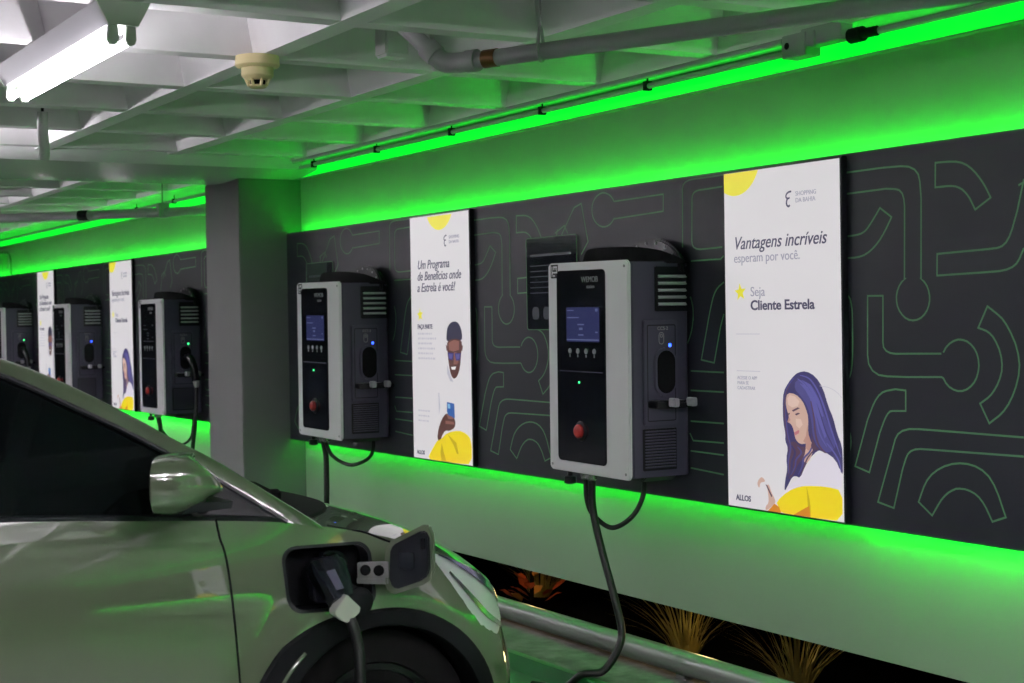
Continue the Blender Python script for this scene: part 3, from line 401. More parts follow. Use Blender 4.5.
        for v in (0.30, 0.272, 0.245):
            u = 0.030
            while u < 0.15:
                w = random.uniform(0.010, 0.03); line(b, [(u + 0.04, v - 0.03), (u + 0.04 + w, v - 0.03)], 0.008, lambda u, v, d: (u, yf - 0.0004, v)); u += w + 0.007
        tag(obj('printed_small_print', b, P['faint'], r, weld=False), kind='stuff')
        T('ALLOS', 0.045, 0.030, 0.031, 'ink', bold=0.0008)
    return r
p1 = poster(1, -7.605, 0.0, 'backlit poster of smiling man with blue phone, right of the pillar')
p2 = poster(2, -4.85, 0.0, 'backlit poster of long-haired woman, the largest in the picture')
dup(p2, (-13.93, 0.15, 0.826), 'backlit poster of long-haired woman left of the pillar')
dup(p1, (-16.60, 0.15, 0.826), 'backlit poster of man with phone at far left, narrowest in view')
dup(p1, (-2.09, 0.0, 0.826), 'backlit poster of smiling man beyond the right edge, mirrored in the car door')
dup(p2, (0.20, 0.0, 0.826), 'backlit poster of woman beyond the right edge, mirrored in the car door')
dup(p1, (2.45, 0.0, 0.826), 'backlit poster of man farthest beyond the right edge, mirrored in the car door')

# ------------------------------------------------------------------ acrylic notice plates
def notice(X, y, z, w, h, label):
    r = empty('notice_plate', (X, y, z), label, 'sign', 'dark acrylic notices')
    b = MB(); b.prism(rrect(0, w, 0, h, 0.015), lambda u, v, t: (u, -t, v), 0.0, 0.014); obj('plate', b, M['acryl'], r)
    b = MB()
    o = rrect(0.001, w - 0.001, 0.001, h - 0.001, 0.015); line(b, o + [o[0]], 0.004, lambda u, v, d: (u, -0.0148, v))
    obj('lit_edge_line', b, M['line'], r, weld=False)  # green colour stands in for light on the plate edge
    b = MB(); random.seed(3); v = h - 0.085
    line(b, [(0.04, v), (w - 0.05, v)], 0.012, lambda u, v, d: (u, -0.0148, v)); v -= 0.05
    while v > 0.16:
        line(b, [(0.035, v), (0.035 + random.uniform(0.15, w - 0.08), v)], 0.004, lambda u, v, d: (u, -0.0148, v)); v -= 0.026
    for k in range(3): b.prism(rrect(0.05 + 0.1 * k, 0.11 + 0.1 * k, 0.05, 0.11, 0.02), lambda u, v, t: (u, -t, v), 0.0142, 0.0148)
    obj('notice_print', b, M['acrylprint'], r, weld=False)
    return r
notice(-6.395, 0.0, 1.535, 0.45, 0.442, 'dark acrylic notice plate behind the large right-hand charger')
notice(-9.09, 0.0, 1.535, 0.41, 0.425, 'glossy green-reflecting notice plate behind the charger next to the pillar')

# ------------------------------------------------------------------ wall chargers
def charger(loc, label):
    r = empty('wall_charger', loc, label, 'charger', 'electric car chargers on the wall')
    F = lambda u, v, w: (u, w, v)
    b = MB()
    plan = [(0.006, -0.297), (0.604, -0.297), (0.610, -0.290), (0.610, -0.035)] + [(0.588 + 0.022 * math.cos(a), -0.024 + 0.022 * math.sin(a)) for a in [PI / 2 * i / 6 for i in range(7)]] + [(0.06 + 0.06 * math.cos(a), -0.062 + 0.06 * math.sin(a)) for a in [PI / 2 + PI / 2 * i / 6 for i in range(7)]] + [(0.0, -0.290)]
    b.prism(plan, lambda u, v, w: (u, v, w), 0.008, 0.892); obj('housing', b, M['body'], r, smooth=True, bevel=0.004, angle=30)
    b = MB(); b.prism(rrect(0, 0.612, 0, 0.9, 0.022), F, -0.31, -0.294); fr = obj('front_frame', b, M['silver'], r, bevel=0.006, smooth=True)
    for u, v in ((0.585, 0.875), (0.585, 0.025), (0.025, 0.025)):
        b = MB(); b.lathe([(0.006, -0.313), (0.006, -0.309)], (u, 0, v), 'y', 8); obj('screw', b, M['conduit'], fr)
    b = MB(); b.prism(rrect(0.078, 0.447, 0.047, 0.866, 0.022), F, -0.316, -0.308); fp = obj('front_panel', b, M['gloss'], r, bevel=0.002)
    b = MB(); b.prism(rrect(0.135, 0.437, 0.445, 0.748, 0.012), F, -0.319, -0.314); obj('display_surround', b, M['gloss'], fp, bevel=0.002)
    b = MB(); line(b, [(0.10, 0.435), (0.43, 0.435)], 0.004, lambda u, v, d: (u, -0.3165, v)); obj('panel_seam', b, M['plate'], fp)
    b = MB(); b.prism(rrect(0.163, 0.413, 0.562, 0.708, 0.005), F, -0.3205, -0.3188); sc = obj('screen', b, M['screen'], r)
    b = MB()
    for u0, u1, v0, v1 in ((0.17, 0.22, 0.693, 0.697), (0.17, 0.26, 0.662, 0.667), (0.165, 0.41, 0.568, 0.573), (0.25, 0.30, 0.632, 0.638), (0.262, 0.288, 0.612, 0.622), (0.255, 0.295, 0.588, 0.594), (0.385, 0.403, 0.690, 0.702), (0.385, 0.402, 0.600, 0.606)): b.box(u0, u1, -0.3212, -0.3206, v0, v1)
    obj('screen_graphics', b, M['screenbar'], sc)
    for u in (0.188, 0.249, 0.312, 0.374):
        b = MB(); b.lathe([(0.010, -0.323), (0.012, -0.321), (0.012, -0.318)], (u, 0, 0.522), 'y', 12); b.box(u - 0.003, u + 0.003, -0.321, -0.3185, 0.496, 0.508); obj('button', b, M['greyprint'], r, smooth=True)
    b = MB(); b.lathe([(0.004, -0.319), (0.005, -0.315)], (0.252, 0, 0.389), 'y', 8); obj('status_light', b, M['greenlight'], r)
    b = MB(); b.lathe([(0.034, -0.323), (0.042, -0.321), (0.044, -0.315)], (0.262, 0, 0.182), 'y', 20); e = obj('emergency_stop', b, M['black'], r, smooth=True)
    b = MB(); b.lathe([(0.012, -0.342), (0.024, -0.340), (0.029, -0.335), (0.030, -0.322)], (0.262, 0, 0.182), 'y', 20); obj('red_button', b, M['red'], e, smooth=True)
    # square maker's mark and name on the front
    b = MB(); O = (0.030, 0.838); s_ = 0.052
    for q in (((0, 0), (1, 0), (1, 1), (0, 1), (0, 0)), ((0.25, 1), (0.25, 0.55), (0.75, 0.55), (0.75, 0.8)), ((0.5, 0.55), (0.5, 0.8)), ((0.25, 0.28), (1, 0.28)), ((0.25, 0.0), (0.25, 0.28)), ((0.6, 0.0), (0.6, 0.14), (0.85, 0.14))):
        line(b, [(O[0] + u * s_, O[1] + v * s_) for u, v in q], 0.007, lambda u, v, d: (u, -0.3112, v))
    obj('square_mark', b, M['black'], fr, weld=False)
    text('name_print', 'WEMOB', M['greyprint'], fp, (0.275, -0.3165, 0.814), 0.034, sx=1.0)
    text('name_print', 'station', M['greyprint'], fp, (0.315, -0.3165, 0.788), 0.022)
    # right side
    G = lambda d, v, w: (0.610 + w, -0.31 + d, v)
    b = MB(); b.prism(rrect(0.132, 0.298, 0.688, 0.872, 0.004), G, -0.002, 0.006); vg = obj('vent_cover', b, M['black'], r, bevel=0.001)
    for k in range(5):
        v = 0.711 + 0.0285 * k
        b = MB(); b.add([(0.6165, -0.31 + 0.145, v), (0.6165, -0.31 + 0.285, v), (0.626, -0.31 + 0.285, v + 0.003), (0.626, -0.31 + 0.145, v + 0.003), (0.6165, -0.31 + 0.145, v + 0.013), (0.6165, -0.31 + 0.285, v + 0.013)],
                       [(0, 1, 2, 3), (3, 2, 5, 4), (0, 3, 4), (1, 5, 2), (0, 4, 5, 1)]); obj('louvre', b, M['slat'], vg)
    b = MB(); b.prism(rrect(0.068, 0.240, 0.222, 0.652, 0.012), G, -0.002, 0.012); sp = obj('socket_plate', b, M['plate'], r, bevel=0.003)
    b = MB(); o = rrect(0.085, 0.225, 0.240, 0.632, 0.006); line(b, o + [o[0]], 0.004, lambda u, v, d: (0.6226, -0.31 + u, v)); obj('plate_edge_line', b, M['black'], sp, weld=False)
    b = MB(); b.prism(oval(0.170, 0.44, 0.056, 0.100), G, 0.010, 0.022); so = obj('socket_collar', b, M['plate'], r, bevel=0.003, smooth=True)
    b = MB(); b.prism(oval(0.172, 0.44, 0.045, 0.088), G, 0.0215, 0.0228); obj('socket_opening', b, M['matte'], so)
    b = MB(); b.lathe([(0.003, 0.6195), (0.0075, 0.6165)], (0, 0, 0), 'x', 10); obj('indicator_light', b, M['bluelight'], r, loc=(0.006, -0.112, 0.549))
    text('socket_print', 'CCS-2', M['greyprint'], sp, (0.6228, -0.31 + 0.135, 0.612), 0.020, rot=(PI / 2, 0, PI / 2))
    b = MB()
    for o in (oval(0.155, 0.578, 0.012, 0.024, 6), oval(0.155, 0.588, 0.006, 0.006, 5)): line(b, o + [o[0]], 0.003, lambda u, v, d: (0.6228, -0.31 + u, v))
    obj('socket_symbol', b, M['greyprint'], sp, weld=False)
    b = MB(); b.prism(rrect(0.085, 0.245, 0.292, 0.325, 0.012), G, 0.010, 0.070); b.prism(rrect(0.19, 0.30, 0.296, 0.318, 0.01), G, 0.05, 0.075); hk = obj('plug_holder', b, M['black'], r, bevel=0.004)
    for d in (0.145, 0.235):
        b = MB(); b.prism(rrect(d, d + 0.028, 0.300, 0.336, 0.008), G, 0.068, 0.112); obj('holder_prong', b, M['prong'], hk, bevel=0.004)
    b = MB(); b.prism(rrect(0.066, 0.235, 0.036, 0.208, 0.004), G, -0.002, 0.003); gr = obj('lower_vent', b, M['black'], r)
    b = MB()
    for k in range(13): b.box(0.6125, 0.619, -0.31 + 0.075, -0.31 + 0.228, 0.047 + 0.0122 * k, 0.053 + 0.0122 * k)
    obj('vent_rib', b, M['body'], gr)
    tag(gr.children[0], kind='stuff')
    # cable guide on top
    b = MB(); path = spline([(0.165, -0.235, 0.905), (0.185, -0.235, 0.940), (0.225, -0.235, 0.957), (0.34, -0.235, 0.959), (0.46, -0.228, 0.958), (0.545, -0.195, 0.952), (0.60, -0.135, 0.938), (0.632, -0.06, 0.905), (0.636, -0.02, 0.885)], 4); rw = []
    for i, p in enumerate(path):
        t = path[min(i + 1, len(path) - 1)] - path[max(i - 1, 0)]; nn = Vector((-t.y, t.x, 0)); nn = nn.normalized() * 0.028 if nn.length > 1e-5 else Vector((0, 0.028, 0))
        rw.append([(p.x, p.y, 0.885), tuple(p), tuple(p + nn), (p.x + nn.x, p.y + nn.y, 0.885), (p.x, p.y, 0.885)])
    b.grid(rw)
    obj('top_bracket', b, M['matte'], r)
    b = MB(); dome = [(0.41 + 0.235 * math.cos(a), 0.845 + 0.152 * math.sin(a)) for a in [PI * i / 20 for i in range(21)]]
    b.prism(dome, F, -0.060, -0.038); dm = obj('cable_guide', b, M['black'], r, bevel=0.008, smooth=True)
    b = MB(); b.prism([(0.41 + 0.20 * math.cos(a), 0.845 + 0.130 * math.sin(a)) for a in [PI * i / 20 for i in range(21)]], F, -0.039, -0.006); obj('guide_drum', b, M['black'], dm)
    for a in (35, 55, 75, 95, 115):
        b = MB(); b.lathe([(0.006, -0.064), (0.007, -0.059)], (0.41 + 0.20 * math.cos(math.radians(a)), 0, 0.845 + 0.132 * math.sin(math.radians(a))), 'y', 8); obj('bolt', b, M['greyprint'], dm)
    # underside
    b = MB(); b.prism([(0.10, 0.012), (0.58, 0.012), (0.54, -0.018), (0.14, -0.018)], F, -0.20, -0.04); obj('bottom_tray', b, M['black'], r, bevel=0.004)
    b = MB(); b.lathe([(0.012, 0.01), (0.012, -0.03), (0.026, -0.034), (0.028, -0.062), (0.016, -0.068)], (0.055, -0.24, 0), 'z', 12); obj('knob', b, M['black'], r, smooth=True)
    for u in (0.148, 0.195):
        b = MB(); b.lathe([(0.016, 0.012), (0.016, -0.012), (0.024, -0.014), (0.024, -0.034), (0.018, -0.04)], (u, -0.22, 0), 'z', 12); obj('cable_gland', b, M['chrome'], r, smooth=True)
    return r
c2 = charger((-5.737, 0.0, 0.930), 'large dark grey charger with silver front between the two big posters')
c1 = dup(c2, (-8.558, 0.0, 0.922), 'dark grey charger with silver front between the pillar and the man poster')
d1 = dup(c2, (-12.17, 0.15, 0.885), 'charger with plugged black connector just left of the pillar')
d2 = dup(c2, (-14.89, 0.15, 0.890), 'charger with empty blue-lit socket between the two left-hand posters')
d3 = dup(c2, (-17.52, 0.15, 0.890), 'charger cut off by the left edge of the picture')
c2.rotation_euler.y = 0.010; c1.rotation_euler.y = 0.010
for r in (d1, d3):                                # connectors sit in these: green indicator
    for ch in r.children:
        if ch.name.startswith('indicator_light'):
            ch.data = ch.data.copy(); ch.data.materials.clear(); ch.data.materials.append(M['greenlight'])

for r in (d1, d2, d3):                            # the far displays are off
    for ch in r.children:
        if ch.name.split('.')[0] in ('screen', 'status_light'):
            for q in [ch] + list(ch.children):
                q.data = q.data.copy(); q.data.materials.clear(); q.data.materials.append(M['gloss'] if q is ch else M['plate'])
# cables
def cable(name, pts, r, label, m=M['rubber'], group='black charger cables'):
    b = MB(); b.tube(spline(pts, 8), r, 10); o = obj(name, b, m, smooth=True); return tag(o, label, 'cable', group)
def loops(base, pts2, down, l1, l2):
    cable('supply_cable', [(base[0] + u, base[1] + y, base[2] + z) for u, y, z in pts2], 0.011, l1)
    cable('charging_cable', [(base[0] + u, base[1] + y, base[2] + z) for u, y, z in down], 0.017, l2)
loops((-5.737, 0, 0.93), [(0.148, -0.22, -0.036), (0.155, -0.22, -0.134), (0.178, -0.20, -0.199), (0.256, -0.16, -0.246), (0.321, -0.10, -0.197), (0.349, -0.06, -0.107), (0.345, -0.05, -0.012)],
      [(0.195, -0.22, -0.036), (0.201, -0.22, -0.173), (0.250, -0.21, -0.342), (0.321, -0.20, -0.526), (0.374, -0.20, -0.667), (0.390, -0.235, -0.746), (0.375, -0.30, -0.825), (0.33, -0.375, -0.838), (0.25, -0.42, -0.905), (0.1, -0.48, -0.911)],
      'thin black looped cable under the large right-hand charger', 'thick black cable hanging from the large right-hand charger to the kerb')
loops((-8.555, 0, 0.922), [(0.195, -0.22, -0.036), (0.196, -0.215, -0.067), (0.225, -0.20, -0.118), (0.266, -0.16, -0.157), (0.335, -0.12, -0.173), (0.413, -0.07, -0.143), (0.462, -0.05, -0.096), (0.47, -0.045, -0.012)],
      [(0.148, -0.22, -0.036), (0.162, -0.21, -0.12), (0.165, -0.21, -0.25), (0.160, -0.21, -0.42), (0.16, -0.21, -0.60), (0.16, -0.22, -0.76), (0.20, -0.28, -0.828)],
      'thin black looped cable under the charger beside the man poster', 'thick black straight cable hanging from the charger beside the man poster')
loops((-12.17, 0.15, 0.885), [(0.148, -0.22, -0.036), (0.16, -0.2, -0.12), (0.25, -0.15, -0.22), (0.38, -0.1, -0.25), (0.50, -0.06, -0.18), (0.53, -0.05, -0.012)],
      [(0.195, -0.22, -0.036), (0.195, -0.21, -0.12), (0.20, -0.21, -0.30), (0.20, -0.21, -0.60), (0.22, -0.25, -0.792)],
      'thin black looped cable under the charger left of the pillar', 'thick black cable hanging from the charger left of the pillar')
def connector(base, label):
    X, y, z = base
    r = empty('charging_connector', (X + 0.645, y - 0.14, z + 0.44), label, 'connector', 'connectors parked in charger sockets')
    b = MB(); b.tube([(-0.005, 0, 0), (0.03, 0, 0.0)], [0.040, 0.042], 14); b.tube(spline([(0.02, 0, 0.005), (0.075, 0.005, 0.0), (0.115, 0.015, -0.05), (0.13, 0.025, -0.13), (0.135, 0.03, -0.175)], 6), 0.03, 12); obj('handle', b, M['gloss'], r, smooth=True)
    b = MB(); b.tube([(0.135, 0.03, -0.175), (0.136, 0.032, -0.225)], [0.026, 0.018], 12); obj('collar', b, M['greyprint'], r, smooth=True)
    b = MB(); b.tube(spline([(0.136, 0.032, -0.22), (0.137, 0.03, -0.35), (0.135, 0.01, -0.55), (0.13, -0.02, -0.8), (0.13, -0.06, -1.2), (0.13, -0.1, -1.24)], 6), 0.016, 10); obj('cable', b, M['rubber'], r, smooth=True)
connector((-12.17, 0.15, 0.885), 'black connector plugged in the charger just left of the pillar')
connector((-17.52, 0.15, 0.890), 'black connector plugged in the charger at the left edge')

# ------------------------------------------------------------------ under the ceiling
def batten(x0, x1, y, z, label):
    L = x1 - x0
    r = empty('fluorescent_lamp', (x0, y, z), label, 'lamp')
    b = MB(); b.prism([(-0.085, 0.115), (0.085, 0.115), (0.045, 0.045), (-0.045, 0.045)], lambda u, v, w: (w, u, v), 0.012, L - 0.012); obj('housing', b, M['lampbox'], r)
    for xa, xb in ((0, 0.012), (L - 0.012, L)):
        b = MB(); b.prism([(-0.088, 0.118), (0.088, 0.118), (0.048, 0.042), (-0.048, 0.042)], lambda u, v, w: (w, u, v), xa, xb); obj('end_cap', b, M['lampend'], r)
    for s in (-0.028, 0.028):
        b = MB(); b.tube([(0.045, s, 0), (L - 0.045, s, 0)], 0.0135, 12); obj('tube', b, M['tube'], r, smooth=True)
        for xa in (0.02, L - 0.045):
            b = MB(); b.prism([(-0.014, 0.045), (0.014, 0.045), (0.018, 0.0), (0.010, -0.016), (-0.010, -0.016), (-0.018, 0.0)], lambda u, v, w, s=s, xa=xa: (xa + w, s + u, v), 0, 0.025); obj('lamp_holder', b, M['lampend'], r)
    b = MB(); b.lathe([(0.006, 0.05), (0.006, -0.0)], (L * 0.45, 0, 0), 'z', 8); obj('clip', b, M['lampend'], r)
    return r
batten(-6.29, -4.82, -2.445, 2.502, 'lit twin tube fluorescent lamp at top left of the ceiling')
r = empty('smoke_detector', (-5.615, -1.687, 2.62), 'cream round smoke detector on the ceiling rib crossing', 'smoke detector')
b = MB(); b.lathe([(0.084, 0.0), (0.086, -0.035), (0.080, -0.042), (0.062, -0.046)], (0, 0, 0), 'z', 28); obj('base', b, M['cream'], r, smooth=True)
b = MB(); b.lathe([(0.062, -0.044), (0.062, -0.075), (0.050, -0.088), (0.040, -0.092)], (0, 0, 0), 'z', 24); b.lathe([(0.034, -0.110), (0.036, -0.116), (0.026, -0.122)], (0, 0, 0), 'z', 20)
for k in range(7):
    a = 2 * PI * k / 7; b.tube([(0.046 * math.cos(a), 0.046 * math.sin(a), -0.088), (0.034 * math.cos(a), 0.034 * math.sin(a), -0.114)], 0.006, 6)
obj('sensor_head', b, M['cream'], r, smooth=True)
b = MB(); b.lathe([(0.03, -0.085), (0.028, -0.112)], (0, 0, 0), 'z', 14); obj('sensor_mesh', b, M['matte'], r)

# big drain pipe with elbow
A, Bp = Vector((-4.86, -1.27, 2.52)), Vector((-2.2, 0.03, 2.515))
A = Vector((-4.83, -1.245, 2.508)); Bp = Vector((-2.75, -0.25, 2.522))
r = empty('drain_pipe', A, 'large grey pipe hanging under the ceiling at top right', 'pipe')
b = MB(); b.tube([(0.02, 0.01, 0), Bp - A], 0.030, 16); obj('main_run', b, M['pipe'], r, smooth=True)
dv = (Bp - A).normalized()
b = MB(); b.tube(spline([dv * 0.07, dv * 0.02, Vector((-0.035, -0.03, 0.008)), Vector((-0.07, -0.065, 0.05))], 6), 0.037, 16)
b.tube([dv * 0.05, dv * 0.095], 0.040, 16); b.tube([Vector((-0.055, -0.05, 0.03)), Vector((-0.08, -0.075, 0.065))], 0.041, 16); obj('elbow', b, M['pipe'], r, smooth=True)
b = MB(); b.tube([Vector((-0.07, -0.065, 0.05)), Vector((-0.20, -0.16, 0.20)), Vector((-0.30, -0.22, 0.40))], 0.031, 16); obj('riser', b, M['pipe'], r, smooth=True)
for t in (0.125, 1.94):
    b = MB(); b.tube([dv * t, dv * (t + 0.055)], 0.0325, 16); obj('tape_band', b, M['bronze'], r, smooth=True)
q = dv * 0.36
b = MB(); b.tube(spline([q + Vector((0, 0, -0.033)), q + Vector((0.028, -0.028, -0.02)), q + Vector((0.028, -0.028, 0.03)), q + Vector((0, 0, 0.085)), q + Vector((-0.028, 0.028, 0.03)), q + Vector((-0.028, 0.028, -0.02)), q + Vector((0, 0, -0.033))], 4), 0.006, 8); b.tube([q + Vector((0, 0, 0.08)), q + Vector((0, 0, 0.40))], 0.004, 8); obj('hanger', b, M['pipe'], r, smooth=True)

# thin conduits and the fittings on them
def conduit_run(x0, x1, y, z, label, clips):
    r = empty('conduit', (x0, y, z), label, 'conduit', 'thin conduits along the top of the wall')
    b = MB(); b.tube([(0, 0, 0), (x1 - x0, 0, 0)], 0.013, 10); obj('tube', b, M['conduit'], r, smooth=True)
    for x in clips:
        b = MB(); b.box(x - x0 - 0.012, x - x0 + 0.012, -0.016, 0.016, -0.018, 0.02); b.tube([(x - x0, 0, 0.015), (x - x0, 0, 2.64 - z)], 0.004, 6); obj('clip', b, M['matte'], r)
    return r
cl = [-8.9, -8.0, -7.1, -6.2, -5.35, -2.6]
conduit_run(-9.40, -4.405, -0.03, 2.572, 'lower thin grey conduit along the wall top right of the pillar', cl[:5])
conduit_run(-3.95, 6, -0.05, 2.572, 'thin grey conduit along the wall top, right of the knockout box', [-2.6])
conduit_run(-9.40, -4.42, -0.078, 2.606, 'upper thin grey conduit along the wall top right of the pillar', [])
conduit_run(-23, -10.15, 0.10, 2.572, 'thin grey conduit along the wall top left of the pillar', [-10.9, -12, -13, -14])
r = empty('junction_box', (-4.40, -0.06, 2.535), 'grey conduit box with knockout hole above the woman poster', 'junction box')
b = MB(); b.prism(rrect(0, 0.13, 0, 0.085, 0.006), lambda u, v, w: (u, w, v), -0.045, 0.03); obj('body', b, M['conduit'], r, bevel=0.003)
b = MB(); b.lathe([(0.013, -0.047), (0.013, -0.044)], (0.03, 0, 0.045), 'y', 12); obj('knockout', b, M['matte'], r)
b = MB(); b.box(0.10, 0.31, -0.04, 0.02, 0.028, 0.095); b.box(0.16, 0.18, -0.05, -0.035, 0.02, 0.08); b.box(0.04, 0.08, -0.02, 0.0, 0.08, 0.088); obj('bracket', b, M['conduit'], r, bevel=0.003)
b = MB(); b.tube([(0.33, -0.01, 0.035), (0.39, -0.01, 0.035)], 0.027, 14); b.tube([(0.39, -0.01, 0.035), (0.45, 0.0, 0.036)], 0.018, 12); obj('coupling', b, M['matte'], r, smooth=True)

r = empty('ceiling_box', (-5.43, -1.20, 2.645), 'small white square box on the ceiling rib beside the pipe', 'junction box')
b = MB(); b.box(-0.05, 0.05, -0.05, 0.05, -0.02, 0.15); obj('body', b, M['box'], r, bevel=0.006)
b = MB(); b.box(-0.042, 0.042, -0.042, 0.042, -0.025, -0.02); obj('cover', b, M['box'], r)
r = empty('sprinkler', (-7.95, -1.93, 2.62), 'white wrapped sprinkler drop hanging from the ceiling at left', 'sprinkler')
b = MB(); b.tube(spline([(0, 0, 0.06), (0, 0, -0.02), (0.004, 0, -0.07), (-0.01, 0.01, -0.13), (-0.035, 0.01, -0.17)], 5), 0.028, 12); obj('sleeve', b, M['box'], r, smooth=True)
b = MB(); b.tube([(0, 0, 0.04), (0, 0, 0.35)], 0.008, 8); b.box(-0.035, 0.035, -0.012, 0.012, 0.115, 0.13); obj('head', b, M['matte'], r)

# pipe crossing the left bay
r = empty('water_pipe', (-12.605, -1.126, 2.45), 'grey pipe crossing below the ceiling left of the pillar', 'pipe')
b = MB(); b.tube([(-0.8, -0.79, 0), (0.507, 0.498, 0), (1.42, 1.36, 0)], 0.036, 14); obj('main_run', b, M['pipe'], r, smooth=True)
b = MB(); b.tube([(0.50, 0.49, 0), (0.56, 0.55, 0)], 0.040, 14); obj('tape_band', b, M['matte'], r, smooth=True)
b = MB(); b.tube([(1.03, 0.99, 0), (1.03, 0.99, 0.4)], 0.006, 8); b.box(0.99, 1.07, 0.95, 1.03, -0.04, 0.07); obj('hanger', b, M['pipe'], r)
b = MB(); b.tube(spline([(-19.2, 0.235, 2.44), (-18.6, 0.235, 2.44), (-18.42, 0.235, 2.42), (-18.36, 0.235, 2.34), (-18.36, 0.235, 2.17)], 6), 0.02, 10)
tag(obj('wall_conduit', b, M['wall'], smooth=True), 'bent white conduit on the green-lit wall at far left', 'conduit')

# rail along the kerb, plants in the dark strip behind
r = empty('kerb_rail', (-9.4, -0.02, 0.075), 'round grey steel rail running low along the kerb', 'rail')
b = MB(); b.tube([(0, 0, 0.065), (15, 0, 0.065)], 0.050, 18); obj('bar', b, M['rail'], r, smooth=True)
for k in range(5):
    b = MB(); b.box(1.2 + 3 * k, 1.26 + 3 * k, -0.02, 0.02, -0.002, 0.03); obj('foot', b, M['rail'], r)
def tuft(x, y, n, h, label, seed):
    random.seed(seed); b = MB()
    for k in range(n):
        a = random.uniform(0, 2 * PI); l = h * random.uniform(0.6, 1.1); sp = random.uniform(0.1, 1.15); w = random.uniform(0.004, 0.009)
        p = [Vector((0.05 * math.cos(a), 0.05 * math.sin(a), 0)) + Vector((math.cos(a) * sp * l * t * (0.5 + 0.5 * t), math.sin(a) * sp * l * t * (0.5 + 0.5 * t), l * t * (1 - 0.35 * sp * t))) for t in (0, 0.25, 0.5, 0.75, 1)]
        sd = Vector((-math.sin(a), math.cos(a), 0))
        L = [q + sd * w * (1 - i / 4.2) for i, q in enumerate(p)]; R_ = [q - sd * w * (1 - i / 4.2) for i, q in enumerate(p)]
        b.add(L + R_, [(i, i + 1, 6 + i, 5 + i) for i in range(4)])
    o = obj('grass_tuft', b, M['grass'], loc=(x, y, -0.05), weld=False); return tag(o, label, 'plant', 'dry grass tufts under the wall')
tuft(-7.72, 0.85, 70, 0.42, 'dry grass tuft under the wall right beside the car nose', 1)
tuft(-5.95, 0.58, 70, 0.42, 'dry grass tuft under the wall right of the hanging cable', 2)
tuft(-5.15, 0.58, 70, 0.42, 'dry grass tuft under the wall at lower right', 3)
r = empty('leafy_plant', (-7.28, 0.52, -0.05), 'red and orange leafed plant glowing behind the rail near the car nose', 'plant')
random.seed(5)
for nm, mt in (('red_leaf', 'croton'), ('orange_leaf', 'croton2')):
    b = MB()
    for k in range(16):
        a = random.uniform(0, 2 * PI); h = random.uniform(0.05, 0.36); l = random.uniform(0.10, 0.17); rr = random.uniform(0, 0.12)
        c = Vector((rr * math.cos(a), rr * math.sin(a), h)); d = Vector((math.cos(a), math.sin(a), 0.7)).normalized(); sd = Vector((-math.sin(a), math.cos(a), 0))
        pts = [c, c + d * l * 0.35 + sd * 0.03, c + d * l * 0.7 + sd * 0.025, c + d * l + Vector((0, 0, -0.02)), c + d * l * 0.7 - sd * 0.025, c + d * l * 0.35 - sd * 0.03]
        mid = [c + d * l * 0.35 + Vector((0, 0, -0.006)), c + d * l * 0.7 + Vector((0, 0, -0.006))]
        b.add(pts + mid, [(0, 1, 6), (1, 2, 7, 6), (2, 3, 7), (3, 4, 7), (4, 5, 6, 7), (5, 0, 6)])
    tag(obj(nm, b, M[mt], r, weld=False), kind='stuff')
b = MB(); b.tube([(0, 0, 0), (0.01, 0, 0.2), (0, 0.01, 0.36)], [0.014, 0.011, 0.006], 8); obj('stem', b, M['soil'], r)
# ------------------------------------------------------------------ car (drives toward +y, near flank at x = -4.12)
CX = -5.045; HW = 0.925; Y0 = -1.66; LN = 0.42
SH = [(0.2, 0.05), (0.36, 0.01), (0.457, 0.0), (0.595, 0.03), (0.755, 0.075), (0.857, 0.15), (0.95, 0.25), (1.1, 0.34)]
INS = [(0.2, 0.07), (0.30, 0.035), (0.42, 0.008), (0.52, 0.0), (0.62, 0.0015), (0.74, 0.0063), (0.80, 0.0098), (0.86, 0.0153), (0.92, 0.0243), (0.97, 0.0345), (1.03, 0.0475), (1.10, 0.065), (1.16, 0.083)]
ZE = [(-5.40, 0.98), (-5.2, 1.08), (-4.6, 1.13), (-3.9, 1.115), (-3.0, 1.080), (-2.6, 1.052), (-2.25, 1.022), (-2.05, 0.988), (-1.88, 0.947), (-1.75, 0.902), (-1.65, 0.858), (-1.5, 0.785), (-1.38, 0.71), (-1.28, 0.63), (-1.24, 0.58)]
ZC = [(-5.40, 1.0), (-5.2, 1.10), (-4.6, 1.15), (-3.0, 1.10), (-2.4, 1.075), (-2.1, 1.035), (-1.9, 1.0), (-1.8, 0.98), (-1.69, 0.950), (-1.6, 0.922), (-1.46, 0.862), (-1.34, 0.79), (-1.28, 0.73), (-1.24, 0.65)]
def half(y, z):
    d = y - Y0 + slerp(SH, z)
    if d <= 0: h = HW
    else:
        q = 1 - (d / LN) ** 2.4
        h = HW * max(q, 0) ** (1 / 2.4)
    if y < -5.0: h = min(h, HW - 0.25 * ((-5.0 - y) / 0.4) ** 2)
    fl = 0.018 * math.exp(-((math.hypot(y + 1.92, z - 0.342) - 0.43) / 0.07) ** 2) if z < 0.85 else 0     # flared lip round the arch
    return max(h - slerp(INS, z) * h / HW + fl * (h / HW), 0.0)
def surf(y, z, o=0.0): return (CX + half(y, z) + o, y, z)
ys = [-5.40, -5.3, -5.15, -5.0, -4.8, -4.5, -4.2, -3.9, -3.6, -3.3, -3.1] + [-3.0 + 0.04 * i for i in range(45)]
ys = [y for y in ys if y <= -1.245] + [-1.242]
NZ, NH = 26, 9
body = MB(); rows = []
